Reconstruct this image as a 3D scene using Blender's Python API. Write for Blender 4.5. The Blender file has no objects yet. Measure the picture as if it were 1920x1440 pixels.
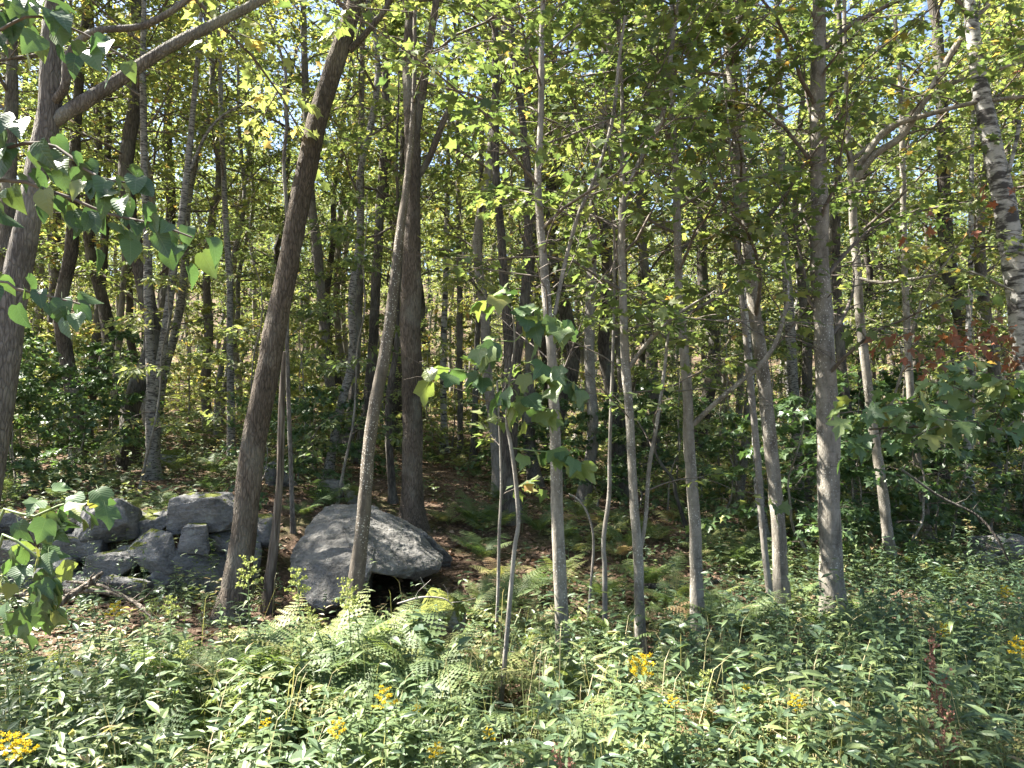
import bpy, bmesh, math
import numpy as np
from mathutils import Vector, Matrix

sc = bpy.context.scene
R = math.radians
rng = np.random.default_rng(11)

# ------------------------------------------------------------------ camera
CZ = 1.7
FPX = 1442.0
PITCH = math.atan(76 / FPX)
cam_d = bpy.data.cameras.new('camera')
cam_d.sensor_width = 36.0
cam_d.lens = 36.0 * FPX / 1920.0
cam_d.clip_start = 0.05
cam_d.clip_end = 2000
cam = bpy.data.objects.new('camera', cam_d)
sc.collection.objects.link(cam)
cam.location = (0, 0, CZ)
cam.rotation_euler = (math.pi / 2 + PITCH, 0, 0)
sc.camera = cam

# ------------------------------------------------------------------ light
SUN_EL = R(52)
SUN_AZ = R(-74)           # measured from +Y (view direction) towards +X : from the left, a little ahead of the camera
sdir = Vector((math.sin(SUN_AZ) * math.cos(SUN_EL), math.cos(SUN_AZ) * math.cos(SUN_EL), math.sin(SUN_EL)))
w = bpy.data.worlds.new('World')
sc.world = w
w.use_nodes = True
nt = w.node_tree
bg = nt.nodes['Background']
sky = nt.nodes.new('ShaderNodeTexSky')
sky.sky_type = 'NISHITA'
sky.sun_disc = False
sky.sun_elevation = SUN_EL
sky.sun_rotation = SUN_AZ
sky.air_density = 1.0
sky.dust_density = 1.6
sky.ozone_density = 1.0
nt.links.new(sky.outputs['Color'], bg.inputs['Color'])
bg.inputs['Strength'].default_value = 0.052
sun_d = bpy.data.lights.new('sun', 'SUN')
sun_d.energy = 5.0
sun_d.angle = R(0.53)
sun_d.color = (1.0, 0.95, 0.86)
sun = bpy.data.objects.new('sun', sun_d)
sc.collection.objects.link(sun)
sun.rotation_euler = (-sdir).to_track_quat('-Z', 'Y').to_euler()
sun.location = (-20, -10, 30)

sc.view_settings.view_transform = 'Standard'
sc.view_settings.look = 'None'
sc.view_settings.exposure = 2.9
sc.view_settings.gamma = 1.0
sc.view_settings.use_curve_mapping = False
sc.render.engine = 'CYCLES'
cy = sc.cycles
cy.max_bounces = 4
cy.diffuse_bounces = 2
cy.glossy_bounces = 2
cy.transmission_bounces = 3
cy.transparent_max_bounces = 4
cy.sample_clamp_indirect = 6
cy.use_denoising = True
cy.use_adaptive_sampling = True
cy.adaptive_threshold = 0.02

# ------------------------------------------------------------------ helpers
SC = sc.collection.objects


def P(px, py, d):
    """point seen at photo pixel (px,py), at ground distance d along the view axis"""
    a = (px - 960) / FPX
    b = (720 - py) / FPX
    cp, sp = math.cos(PITCH), math.sin(PITCH)
    y = cp - b * sp
    z = sp + b * cp
    k = d / y
    return np.array([a * k, d, CZ + z * k])


def sstep(a, b, x):
    t = np.clip((x - a) / (b - a), 0, 1)
    return t * t * (3 - 2 * t)


def gh(x, y):
    """height of the forest floor"""
    x = np.asarray(x, float)
    y = np.asarray(y, float)
    t = sstep(-6.5, 6.0, -x)
    lw = sstep(2.2, 3.4, -x)                     # where the dry-stone wall holds the bank
    step = lw * sstep(8.1, 8.7, y) + (1 - lw) * sstep(7.5, 11.5, y)
    z = -0.1 + t * 0.62 * step + np.maximum(y - 8, 0) * (0.006 + 0.075 * t)
    q = np.clip(y - 24, 0, 46)
    z = z + 0.0022 * q * q + np.clip(y - 70, 0, 70) * 0.2
    far = sstep(24, 70, y)
    z = z - far * np.clip(t - 0.5, -0.5, 0.5) * 1.5
    z = z + 0.05 * np.sin(x * 1.7 + 0.6 * y) * np.sin(y * 1.3 + 0.5) + 0.025 * np.sin(x * 4.1 + 2) * np.sin(y * 3.7)
    z = z + np.clip(1.6 - y, 0, 1.6) * 0.1
    return z


def G(px, py):
    """where the sight line through a pixel meets the forest floor"""
    o = np.array([0, 0, CZ])
    d = P(px, py, 1.0) - o
    s = 1.5
    while s < 120:
        p = o + d * s
        if p[2] <= gh(p[0], p[1]):
            return p
        s += 0.02 + s * 0.002
    return o + d * 120


def nrm(v):
    v = np.asarray(v, float)
    n = np.linalg.norm(v, axis=-1, keepdims=True)
    return v / np.maximum(n, 1e-9)


class Acc:
    """collects polygons (any fixed size per batch) into one mesh"""

    def __init__(self):
        self.v = []
        self.f = []
        self.nv = 0

    def add(self, verts, faces, mat=0, tint=0.5, smooth=False):
        verts = np.asarray(verts, np.float32).reshape(-1, 3)
        faces = np.asarray(faces, np.int32)
        tint = np.broadcast_to(np.asarray(tint, np.float32), (len(faces),))
        self.v.append(verts)
        self.f.append((faces + self.nv, mat, tint, smooth))
        self.nv += len(verts)

    def mesh(self, name, mats, origin=(0, 0, 0)):
        me = bpy.data.meshes.new(name)
        v = np.concatenate(self.v) - np.asarray(origin, np.float32)
        nl = sum(f[0].size for f in self.f)
        nf = sum(len(f[0]) for f in self.f)
        me.vertices.add(len(v))
        me.vertices.foreach_set('co', v.astype(np.float32).ravel())
        me.loops.add(nl)
        me.polygons.add(nf)
        me.loops.foreach_set('vertex_index', np.concatenate([f[0].ravel() for f in self.f]).astype(np.int32))
        tot = np.concatenate([np.full(len(f[0]), f[0].shape[1], np.int32) for f in self.f])
        st = np.concatenate([[0], np.cumsum(tot)[:-1]]).astype(np.int32)
        me.polygons.foreach_set('loop_start', st)
        me.polygons.foreach_set('material_index', np.concatenate([np.full(len(f[0]), f[1], np.int32) for f in self.f]))
        me.polygons.foreach_set('use_smooth', np.concatenate([np.full(len(f[0]), f[3], bool) for f in self.f]))
        at = me.attributes.new('tint', 'FLOAT', 'FACE')
        at.data.foreach_set('value', np.concatenate([f[2] for f in self.f]).astype(np.float32))
        for m in mats:
            me.materials.append(M[m])
        me.update(calc_edges=True)
        me.validate()
        return me


def tube(acc, pts, rad, sides=6, mat=0, lump=0.0, rs=None, smooth=True, cap=True):
    pts = np.asarray(pts, float)
    rad = np.asarray(rad, float)
    n = len(pts)
    tg = nrm(np.gradient(pts, axis=0))
    ref = np.array([0.0, 1.0, 0.0]) if abs(tg[0][1]) < 0.8 else np.array([1.0, 0, 0])
    u = nrm(np.cross(tg, ref))
    vv = np.cross(tg, u)
    a = np.linspace(0, 2 * np.pi, sides, endpoint=False)
    rr = rad[:, None] * np.ones((1, sides))
    if lump and rs is not None:
        ph = rs.uniform(0, 6.28, 4)
        h = np.cumsum(np.r_[0, np.linalg.norm(np.diff(pts, axis=0), axis=1)])
        nz = (np.sin(2 * a[None] + ph[0] + h[:, None] * 2.1) + np.sin(3 * a[None] + ph[1] - h[:, None] * 3.3)
              + 0.7 * np.sin(a[None] + ph[2] + h[:, None] * 5.2) + 0.7 * np.sin(5 * a[None] + ph[3] + h[:, None] * 7))
        rr = rr * (1 + lump * nz * 0.5 + lump * 0.5 * rs.standard_normal(rr.shape))
    ring = pts[:, None] + rr[..., None] * (np.cos(a)[None, :, None] * u[:, None] + np.sin(a)[None, :, None] * vv[:, None])
    i = np.arange(n - 1)[:, None] * sides
    j = np.arange(sides)[None]
    k = (j + 1) % sides
    q = np.stack([i + j, i + k, i + sides + k, i + sides + j], -1).reshape(-1, 4)
    vs = ring.reshape(-1, 3)
    acc.add(vs, q, mat, 0.5, smooth)
    if cap:
        acc.add(np.r_[vs[-sides:], [pts[-1] + tg[-1] * rad[-1] * 0.5]], [[x, (x + 1) % sides, sides] for x in range(sides)], mat, 0.5, smooth)


def curve(pts, n):
    """smooth resample of a polyline (Catmull-Rom)"""
    p = np.asarray(pts, float)
    if len(p) == 2:
        t = np.linspace(0, 1, n)[:, None]
        return p[0] * (1 - t) + p[1] * t
    q = np.vstack([2 * p[0] - p[1], p, 2 * p[-1] - p[-2]])
    s = np.linspace(0, len(p) - 1 - 1e-6, n)
    i = s.astype(int)
    t = (s - i)[:, None]
    a, b, c, d = q[i], q[i + 1], q[i + 2], q[i + 3]
    return 0.5 * (2 * b + (c - a) * t + (2 * a - 5 * b + 4 * c - d) * t * t + (3 * b - a - 3 * c + d) * t ** 3)


# leaf templates: stalk at origin, blade along +Y, upper side +Z; triangles
def fan(outline, c, fold=0.1, droop=0.12):
    o = np.array(outline, float)
    v = np.vstack([[c], o])
    z = fold * np.abs(v[:, 0]) * 1.3 - droop * v[:, 1] ** 2 - 0.5 * fold * v[:, 0] ** 2
    v = np.c_[v, z]
    n = len(o)
    return v, np.array([[0, 1 + i, 1 + (i + 1) % n] for i in range(n)])


def mirror(half):
    return half + [(-x, y) for x, y in reversed(half) if abs(x) > 1e-6]


LEAF = {}
LEAF['simple'] = (np.array([[0, 0, 0], [-.3, .42, .06], [0, 1, -.12], [.3, .42, .06]]), np.array([[0, 3, 2], [0, 2, 1]]))
LEAF['maple'] = fan([(0, 0)] + [(.34, .0), (.27, .24), (.55, .52), (.24, .55), (.0, 1.0)] +
                    [(-.24, .55), (-.55, .52), (-.27, .24), (-.34, .0)], (0, .33), 0.14, 0.2)
LEAF['tooth'] = fan([(0, .04)] + [(.2, -.06), (.4, -.02), (.36, .1), (.3, .24), (.48, .36), (.62, .56), (.44, .56), (.2, .52), (.27, .72), (.14, .8), (.0, 1.05)] +
                    [(-.14, .8), (-.27, .72), (-.2, .52), (-.44, .56), (-.62, .56), (-.48, .36), (-.3, .24), (-.36, .1), (-.4, -.02), (-.2, -.06)], (0, .33), 0.16, 0.22)
LEAF['goose'] = fan([(0, 0)] + [(.22, -.05), (.42, .08), (.5, .3), (.58, .62), (.4, .66), (.26, .68), (.16, .86), (.0, 1.04)] +
                    [(-.16, .86), (-.26, .68), (-.4, .66), (-.58, .62), (-.5, .3), (-.42, .08), (-.22, -.05)], (0, .4), 0.14, 0.22)
LEAF['ovate'] = fan([(0, 0.03)] + [(.16, -.05), (.33, .05), (.43, .26), (.42, .46), (.32, .68), (.16, .87), (0, 1.04)] +
                    [(-.16, .87), (-.32, .68), (-.42, .46), (-.43, .26), (-.33, .05), (-.16, -.05)], (0, .4), 0.2, 0.25)
LEAF['lance'] = (np.array([[0, 0, 0], [.1, .3, .03], [.085, .62, 0], [0, 1, -.14], [-.085, .62, 0], [-.1, .3, .03], [0, .3, 0], [0, .62, -.03]]),
                 np.array([[0, 1, 6], [1, 2, 6], [2, 7, 6], [2, 3, 7], [3, 4, 7], [4, 6, 7], [4, 5, 6], [5, 0, 6]]))
LEAF['herb'] = (np.array([[0, 0, 0], [.2, .3, .05], [.17, .6, .02], [0, 1, -.14], [-.17, .6, .02], [-.2, .3, .05], [0, .45, -.02]]),
                np.array([[0, 1, 6], [1, 2, 6], [2, 3, 6], [3, 4, 6], [4, 5, 6], [5, 0, 6]]))


def frames(d, n):
    y = nrm(d)
    x = nrm(np.cross(y, n))
    z = np.cross(x, y)
    return x, y, z


def add_leaves(acc, pos, d, n, size, tint, tpl, mat=1, width=None):
    pos = np.asarray(pos)
    if len(pos) == 0:
        return
    v, f = LEAF[tpl]
    x, y, z = frames(np.asarray(d), np.asarray(n))
    size = np.asarray(size)[:, None, None]
    wd = 1.0 if width is None else np.asarray(width)[:, None, None]
    V = pos[:, None] + size * (v[None, :, 0:1] * wd * x[:, None] + v[None, :, 1:2] * y[:, None] + v[None, :, 2:3] * z[:, None])
    N = len(pos)
    F = (f[None] + (np.arange(N) * len(v))[:, None, None]).reshape(-1, f.shape[1])
    acc.add(V.reshape(-1, 3), F, mat, np.repeat(np.asarray(tint), len(f)))


def put(name, mesh, parent=None, loc=None):
    o = bpy.data.objects.new(name, mesh)
    SC.link(o)
    if parent is not None:
        o.parent = parent
    if loc is not None:
        o.location = loc
    return o


def thing(name, label, cat, loc, group=None, rz=0.0, scale=1.0):
    o = bpy.data.objects.new(name, None)
    o.empty_display_size = 0.2
    SC.link(o)
    o.location = loc
    o.rotation_euler = (0, 0, rz)
    o.scale = (scale,) * 3
    return tag(o, label, cat, group)


def tag(o, label, cat, group=None):
    o['label'] = label
    o['category'] = cat
    if group:
        o['group'] = group
    return o


def stuff(o, label=None, cat=None):
    o['kind'] = 'stuff'
    if label:
        o['label'] = label
        o['category'] = cat
    return o


# ------------------------------------------------------------------ materials
M = {}


class NT:
    def __init__(self, name):
        m = bpy.data.materials.new(name)
        m.use_nodes = True
        self.m = m
        self.t = m.node_tree
        self.t.nodes.clear()
        self.out = self.n('ShaderNodeOutputMaterial')
        M[name] = m

    def n(self, typ, **kw):
        nd = self.t.nodes.new(typ)
        for k, v in kw.items():
            if hasattr(nd, k):
                setattr(nd, k, v)
            else:
                nd.inputs[k].default_value = v
        return nd

    def l(self, a, b):
        self.t.links.new(a, b)

    def ramp(self, fac, stops, interp='LINEAR'):
        r = self.n('ShaderNodeValToRGB')
        r.color_ramp.interpolation = interp
        e = r.color_ramp.elements
        while len(e) < len(stops):
            e.new(0.5)
        for x, (p, c) in zip(e, stops):
            x.position = p
            x.color = (*c, 1) if len(c) == 3 else c
        self.l(fac, r.inputs[0])
        return r.outputs[0]

    def math(self, op, a, b=None):
        m = self.n('ShaderNodeMath', operation=op)
        for i, x in enumerate((a, b)):
            if x is None:
                continue
            if isinstance(x, (int, float)):
                m.inputs[i].default_value = x
            else:
                self.l(x, m.inputs[i])
        return m.outputs[0]

    def mix(self, fac, a, b, blend='MIX'):
        m = self.n('ShaderNodeMix', data_type='RGBA', blend_type=blend)
        for s, x in ((0, fac), (6, a), (7, b)):
            if isinstance(x, (int, float)):
                m.inputs[s].default_value = x
            elif isinstance(x, tuple):
                m.inputs[s].default_value = (*x, 1)
            else:
                self.l(x, m.inputs[s])
        return m.outputs[2]

    def coords(self, scale=(1, 1, 1), rnd=True):
        tc = self.n('ShaderNodeTexCoord')
        mp = self.n('ShaderNodeMapping')
        mp.inputs['Scale'].default_value = scale
        self.l(tc.outputs['Object'], mp.inputs['Vector'])
        if rnd:
            oi = self.n('ShaderNodeObjectInfo')
            mul = self.math('MULTIPLY', oi.outputs['Random'], 37.0)
            cb = self.n('ShaderNodeCombineXYZ')
            self.l(mul, cb.inputs[0])
            self.l(mul, cb.inputs[1])
            self.l(mul, cb.inputs[2])
            self.l(cb.outputs[0], mp.inputs['Location'])
        return mp.outputs[0]

    def noise(self, vec, scale, detail=4, rough=0.55):
        n = self.n('ShaderNodeTexNoise', Scale=scale, Detail=detail, Roughness=rough)
        self.l(vec, n.inputs['Vector'])
        return n.outputs['Fac']

    def surf(self, col, rough=0.85, spec=0.2, height=None, bump=0.3, dist=0.01):
        b = self.n('ShaderNodeBsdfPrincipled')
        if isinstance(col, tuple):
            b.inputs['Base Color'].default_value = (*col, 1)
        else:
            self.l(col, b.inputs['Base Color'])
        b.inputs['Roughness'].default_value = rough
        b.inputs['Specular IOR Level'].default_value = spec
        if height is not None:
            bp = self.n('ShaderNodeBump', Strength=bump, Distance=dist)
            self.l(height, bp.inputs['Height'])
            self.l(bp.outputs[0], b.inputs['Normal'])
        self.l(b.outputs[0], self.out.inputs['Surface'])
        return b


def leaf_mat(name, stops, rough=0.5, spec=0.35, trans=0.42, tcol=(1.1, 1.18, 0.65), shift=0.25, hue_noise=True):
    k = NT(name)
    at = k.n('ShaderNodeAttribute', attribute_name='tint')
    oi = k.n('ShaderNodeObjectInfo')
    s = k.math('MULTIPLY', k.math('SUBTRACT', oi.outputs['Random'], 0.5), shift)
    f = k.math('ADD', at.outputs['Fac'], s)
    col = k.ramp(f, stops)
    n = k.noise(k.coords((1, 1, 1), False), 9.0, 2)
    col = k.mix(k.math('MULTIPLY', n, 0.5), col, (0.6, 0.6, 0.5), 'MULTIPLY')
    p = k.n('ShaderNodeBsdfPrincipled')
    k.l(col, p.inputs['Base Color'])
    p.inputs['Roughness'].default_value = rough
    p.inputs['Specular IOR Level'].default_value = spec
    t = k.n('ShaderNodeBsdfTranslucent')
    k.l(k.mix(1.0, col, tcol, 'MULTIPLY'), t.inputs['Color'])
    mx = k.n('ShaderNodeMixShader')
    mx.inputs[0].default_value = trans
    k.l(p.outputs[0], mx.inputs[1])
    k.l(t.outputs[0], mx.inputs[2])
    k.l(mx.outputs[0], k.out.inputs['Surface'])


leaf_mat('leaf_maple', [(0, (.085, .125, .055)), (.45, (.16, .205, .085)), (.8, (.26, .285, .115)), (.96, (.36, .34, .13)), (1, (.46, .28, .11))], trans=.52)
leaf_mat('leaf_wood', [(0, (.10, .14, .065)), (.35, (.19, .235, .105)), (.7, (.30, .33, .15)), (.96, (.42, .41, .19)), (1, (.47, .33, .16))], trans=0.5, shift=0.5)
leaf_mat('leaf_gold', [(0, (.13, .165, .065)), (.4, (.23, .26, .10)), (.75, (.34, .345, .13)), (.97, (.45, .39, .14)), (1, (.5, .31, .13))], trans=0.5, shift=0.3)
leaf_mat('leaf_green', [(0, (.06, .11, .05)), (.5, (.10, .165, .065)), (.85, (.17, .225, .075)), (1, (.29, .28, .09))], rough=0.42, spec=0.5, trans=0.38)
leaf_mat('leaf_rust', [(0, (.17, .12, .06)), (.4, (.26, .13, .07)), (.8, (.33, .12, .07)), (1, (.50, .06, .05))], trans=0.45, tcol=(1.2, .9, .6), shift=0.1)
leaf_mat('leaf_herb', [(0, (.05, .088, .05)), (.4, (.095, .145, .07)), (.75, (.17, .215, .085)), (.93, (.27, .28, .12)), (1, (.33, .25, .14))], rough=0.45, spec=0.45, trans=0.35, tcol=(1.2, 1.2, .7), shift=0.1)
leaf_mat('leaf_fern', [(0, (.075, .12, .05)), (.5, (.135, .185, .07)), (.8, (.24, .26, .10)), (.93, (.36, .32, .16)), (1, (.38, .26, .15))], rough=0.55, spec=0.3, trans=0.42, shift=0.3)
leaf_mat('leaf_litter', [(0, (.10, .065, .045)), (.5, (.20, .13, .09)), (.85, (.32, .22, .16)), (1, (.42, .32, .23))], rough=0.7, spec=0.2, trans=0.15, tcol=(1, .8, .6), shift=0.0)
leaf_mat('petal_yellow', [(0, (.42, .36, .04)), (.5, (.68, .50, .03)), (1, (.78, .60, .06))], rough=0.7, spec=0.1, trans=0.3, tcol=(1, .9, .5), shift=0)
leaf_mat('bud_pale', [(0, (.22, .27, .10)), (1, (.42, .44, .16))], rough=0.7, spec=0.1, trans=0.3, tcol=(1, 1, .6), shift=0)
leaf_mat('seed_red', [(0, (.12, .06, .045)), (1, (.28, .15, .115))], rough=0.8, spec=0.1, trans=0.15, tcol=(1, .8, .7), shift=0)
leaf_mat('grass_blade', [(0, (.09, .14, .05)), (.5, (.22, .24, .10)), (.8, (.42, .36, .20)), (1, (.50, .42, .27))], rough=0.5, spec=0.3, trans=0.3, shift=0)
# broad leaves seen close: pale midrib and side veins
mm = M['leaf_green'].copy(); mm.name = 'leaf_broad'; M['leaf_broad'] = mm
k = NT.__new__(NT); k.m = mm; k.t = mm.node_tree
tc = k.n('ShaderNodeTexCoord'); sx = k.n('ShaderNodeSeparateXYZ'); k.l(tc.outputs['Object'], sx.inputs[0])
ax = k.math('ABSOLUTE', sx.outputs[0])
ph = k.math('FRACT', k.math('MULTIPLY', k.math('SUBTRACT', sx.outputs[1], k.math('MULTIPLY', ax, .75)), 8.0))
side = k.math('LESS_THAN', k.math('ABSOLUTE', k.math('SUBTRACT', ph, .5)), .07)
mid = k.math('LESS_THAN', ax, .014)
vein = k.math('MULTIPLY', k.math('MAXIMUM', k.math('MULTIPLY', side, .5), mid), .4)
pr = [n for n in k.t.nodes if n.type == 'BSDF_PRINCIPLED'][0]
src = pr.inputs['Base Color'].links[0].from_socket
k.l(k.mix(vein, src, (.22, .27, .13)), pr.inputs['Base Color'])
bp = k.n('ShaderNodeBump', Strength=.12, Distance=.03); k.l(k.math('ABSOLUTE', k.math('SUBTRACT', ph, .5)), bp.inputs['Height']); k.l(bp.outputs[0], pr.inputs['Normal'])
k = NT('stem_green'); k.surf((.15, .20, .08), 0.6, 0.3)
k = NT('twig'); k.surf(k.ramp(k.noise(k.coords((6, 6, 6)), 3), [(.3, (.07, .055, .045)), (.7, (.17, .145, .12))]), 0.8, 0.2)
k = NT('dead_twig'); k.surf(k.ramp(k.noise(k.coords((6, 6, 6)), 3), [(.3, (.14, .12, .10)), (.7, (.32, .29, .26))]), 0.8, 0.2)


def bark_smooth(name, c0, c1, spot, spotamt, dark=(.05, .045, .04), bump=0.35):
    k = NT(name)
    v = k.coords((1, 1, 0.45))
    a = k.noise(v, 11, 8, 0.72)
    col = k.ramp(a, [(.34, c0), (.64, c1)])
    # lichen flecks
    vo = k.n('ShaderNodeTexVoronoi', Scale=55.0)
    k.l(k.coords((1, 1, 0.8)), vo.inputs['Vector'])
    b = k.noise(k.coords((1, 1, .6)), 5, 3)
    fl = k.math('MULTIPLY', k.ramp(vo.outputs['Distance'], [(.16, (1, 1, 1)), (.34, (0, 0, 0))]), k.ramp(b, [(.42, (0, 0, 0)), (.62, (1, 1, 1))]))
    col = k.mix(k.math('MULTIPLY', fl, spotamt), col, spot)
    # dark streaks and knots
    d = k.noise(k.coords((1.6, 1.6, .5)), 4.5, 5, .7)
    col = k.mix(k.ramp(d, [(.54, (0, 0, 0)), (.7, (.7, .7, .7))]), col, dark)
    hz = k.noise(k.coords((1, 1, 7)), 7, 4, .6)
    col = k.mix(k.ramp(hz, [(.58, (0, 0, 0)), (.72, (.55, .55, .55))]), col, dark)
    h = k.math('ADD', a, k.math('MULTIPLY', k.noise(k.coords((1, 1, .3)), 60, 3), .6))
    k.surf(col, 0.85, 0.2, h, bump, 0.012)


def bark_furrow(name, c0, c1, scale=38, bump=0.9, moss=0.0):
    k = NT(name)
    v = k.coords((1, 1, 0.22))
    n1 = k.noise(v, scale, 5, 0.65)
    wv = k.n('ShaderNodeTexVoronoi', Scale=scale * 0.8, feature='DISTANCE_TO_EDGE')
    wn = k.n('ShaderNodeTexNoise', Scale=14.0)
    k.l(k.coords((1, 1, .4)), wn.inputs['Vector'])
    k.l(k.mix(.05, k.coords((1, 1, 0.2)), wn.outputs['Color'], 'ADD'), wv.inputs['Vector'])
    rid = k.ramp(wv.outputs['Distance'], [(.0, (0, 0, 0)), (.22, (1, 1, 1))])
    h = k.math('ADD', k.math('MULTIPLY', n1, 1.0), k.math('MULTIPLY', rid, .38))
    col = k.ramp(h, [(.35, c0), (.95, c1)])
    big = k.noise(k.coords((1, 1, .5)), 3.2, 4)
    col = k.mix(k.ramp(big, [(.4, (0, 0, 0)), (.75, (.7, .7, .7))]), col, (c0[0] * .55, c0[1] * .55, c0[2] * .55))
    if moss:
        mm = k.noise(k.coords((1, 1, .7)), 2.3, 3)
        col = k.mix(k.ramp(mm, [(.52, (0, 0, 0)), (.7, (moss, moss, moss))]), col, (.30, .30, .25))
    k.surf(col, 0.9, 0.15, h, bump, 0.02)


def bark_birch(name, white, dark, amt=0.5, hs=1.0):
    k = NT(name)
    n = k.noise(k.coords((.8, .8, 2.6)), 6 * hs, 5, .62)
    col = k.ramp(k.noise(k.coords((1, 1, 1)), 14, 3), [(.3, (white[0] * .72, white[1] * .72, white[2] * .72)), (.7, white)])
    col = k.mix(k.ramp(n, [(amt, (0, 0, 0)), (amt + .12, (1, 1, 1))]), col, dark)
    fl = k.noise(k.coords((1, 1, 9)), 16, 2)
    col = k.mix(k.ramp(fl, [(.6, (0, 0, 0)), (.7, (.6, .6, .6))]), col, dark)
    k.surf(col, 0.75, 0.25, n, 0.5, 0.015)


bark_smooth('bark_grey', (.10, .088, .07), (.27, .245, .205), (.52, .50, .45), 0.9, (.045, .038, .03), .7)
bark_smooth('bark_pale', (.12, .105, .088), (.25, .23, .20), (.48, .46, .42), 0.6, (.07, .06, .05))
bark_furrow('bark_brown', (.045, .037, .029), (.17, .138, .108), 58, 1.0, .35)
bark_furrow('bark_dark', (.032, .028, .024), (.12, .104, .088), 34, 0.8, .3)
bark_furrow('bark_ash', (.065, .057, .049), (.21, .188, .162), 55, 0.8, .5)
bark_birch('bark_birch', (.37, .355, .325), (.05, .045, .042), 0.46)
bark_birch('bark_mottled', (.25, .235, .205), (.05, .045, .04), 0.47, 2.6)
bark_smooth('bark_speckled', (.065, .055, .043), (.17, .145, .115), (.50, .48, .42), 1.0, (.045, .04, .035), .7)
k = NT('bark_dead')
v = k.coords((1, 1, .06))
n1 = k.noise(v, 45, 4)
k.surf(k.ramp(n1, [(.35, (.05, .04, .03)), (.6, (.20, .17, .14)), (.8, (.36, .32, .28))]), .9, .1, n1, 1.0, .02)


def rock_mat(name, base, moss):
    k = NT(name)
    v = k.coords((1, 1, 1))
    a = k.noise(v, 3.2, 8, .65)
    b = k.noise(v, 38, 4, .7)
    st = k.noise(k.coords((2.4, 2.4, 9)), 3, 4, .6)
    f = k.math('ADD', k.math('MULTIPLY', a, .6), k.math('ADD', k.math('MULTIPLY', b, .3), k.math('MULTIPLY', st, .25)))
    col = k.ramp(f, [(.42, tuple(c * .38 for c in base)), (.58, base), (.74, tuple(min(1, c * 1.75) for c in base))])
    ge = k.n('ShaderNodeNewGeometry')
    sx = k.n('ShaderNodeSeparateXYZ')
    k.l(ge.outputs['Normal'], sx.inputs[0])
    li = k.noise(v, 7, 5, .6)
    col = k.mix(k.ramp(li, [(.58, (0, 0, 0)), (.68, (.4, .4, .4))]), col, (.27, .28, .25))
    mz = k.math('ADD', k.math('MULTIPLY', sx.outputs[2], .5), k.noise(v, 4.5, 5, .65))
    lo, hi = moss
    col = k.mix(k.ramp(mz, [(lo, (0, 0, 0)), (hi, (1, 1, 1))]), col, k.ramp(k.noise(v, 60, 3), [(.3, (.05, .065, .012)), (.7, (.16, .17, .03))]))
    h = k.math('ADD', k.math('MULTIPLY', a, 1.0), k.math('MULTIPLY', b, .35))
    k.surf(col, .88, .2, k.math('ADD', h, k.math('MULTIPLY', st, .6)), 1.0, .06)


rock_mat('rock_grey', (.15, .146, .14), (.98, 1.12))
rock_mat('rock_boulder', (.155, .149, .138), (1.0, 1.14))
rock_mat('rock_mossy', (.24, .23, .20), (.42, .62))
rock_mat('rock_pale', (.20, .19, .18), (1.1, 1.3))

k = NT('forest_floor')
v = k.coords((1, 1, 1), False)
a = k.noise(v, 1.3, 6, .6)
b = k.noise(v, 22, 5, .7)
col = k.ramp(b, [(.3, (.045, .032, .022)), (.55, (.12, .08, .055)), (.75, (.24, .165, .12))])
far = k.noise(v, .35, 4, .6)
col = k.mix(k.ramp(a, [(.48, (0, 0, 0)), (.66, (.8, .8, .8))]), col, k.ramp(b, [(.3, (.03, .04, .015)), (.7, (.09, .11, .035))]))
k.surf(col, .95, .1, b, .8, .03)

# ------------------------------------------------------------------ ground
def axis(lo, hi, core0, core1, fine, coarse):
    a = [np.arange(core0, core1, fine)]
    s, x = fine, core1
    while x < hi:
        a.append([x]); s = min(s * 1.15, coarse); x += s
    a.append([hi])
    s, x, pre = fine, core0, []
    while x > lo:
        s = min(s * 1.15, coarse); x -= s; pre.append(max(x, lo))
    return np.unique(np.concatenate([np.array(pre[::-1])] + [np.asarray(q, float) for q in a]))


gx = axis(-260, 260, -9, 9, 0.12, 12)
gy = axis(-120, 420, 1.5, 15, 0.12, 12)
X, Y = np.meshgrid(gx, gy)
Z = gh(X, Y) + 0.012 * rng.standard_normal(X.shape) * (np.hypot(X, Y) < 30)
acc = Acc()
nx, ny = len(gx), len(gy)
i = np.arange(ny - 1)[:, None] * nx + np.arange(nx - 1)[None]
acc.add(np.stack([X, Y, Z], -1), np.stack([i, i + 1, i + nx + 1, i + nx], -1).reshape(-1, 4), 0, .5, True)
o = put('ground', acc.mesh('ground', ['forest_floor']))
o['kind'] = 'structure'


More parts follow.
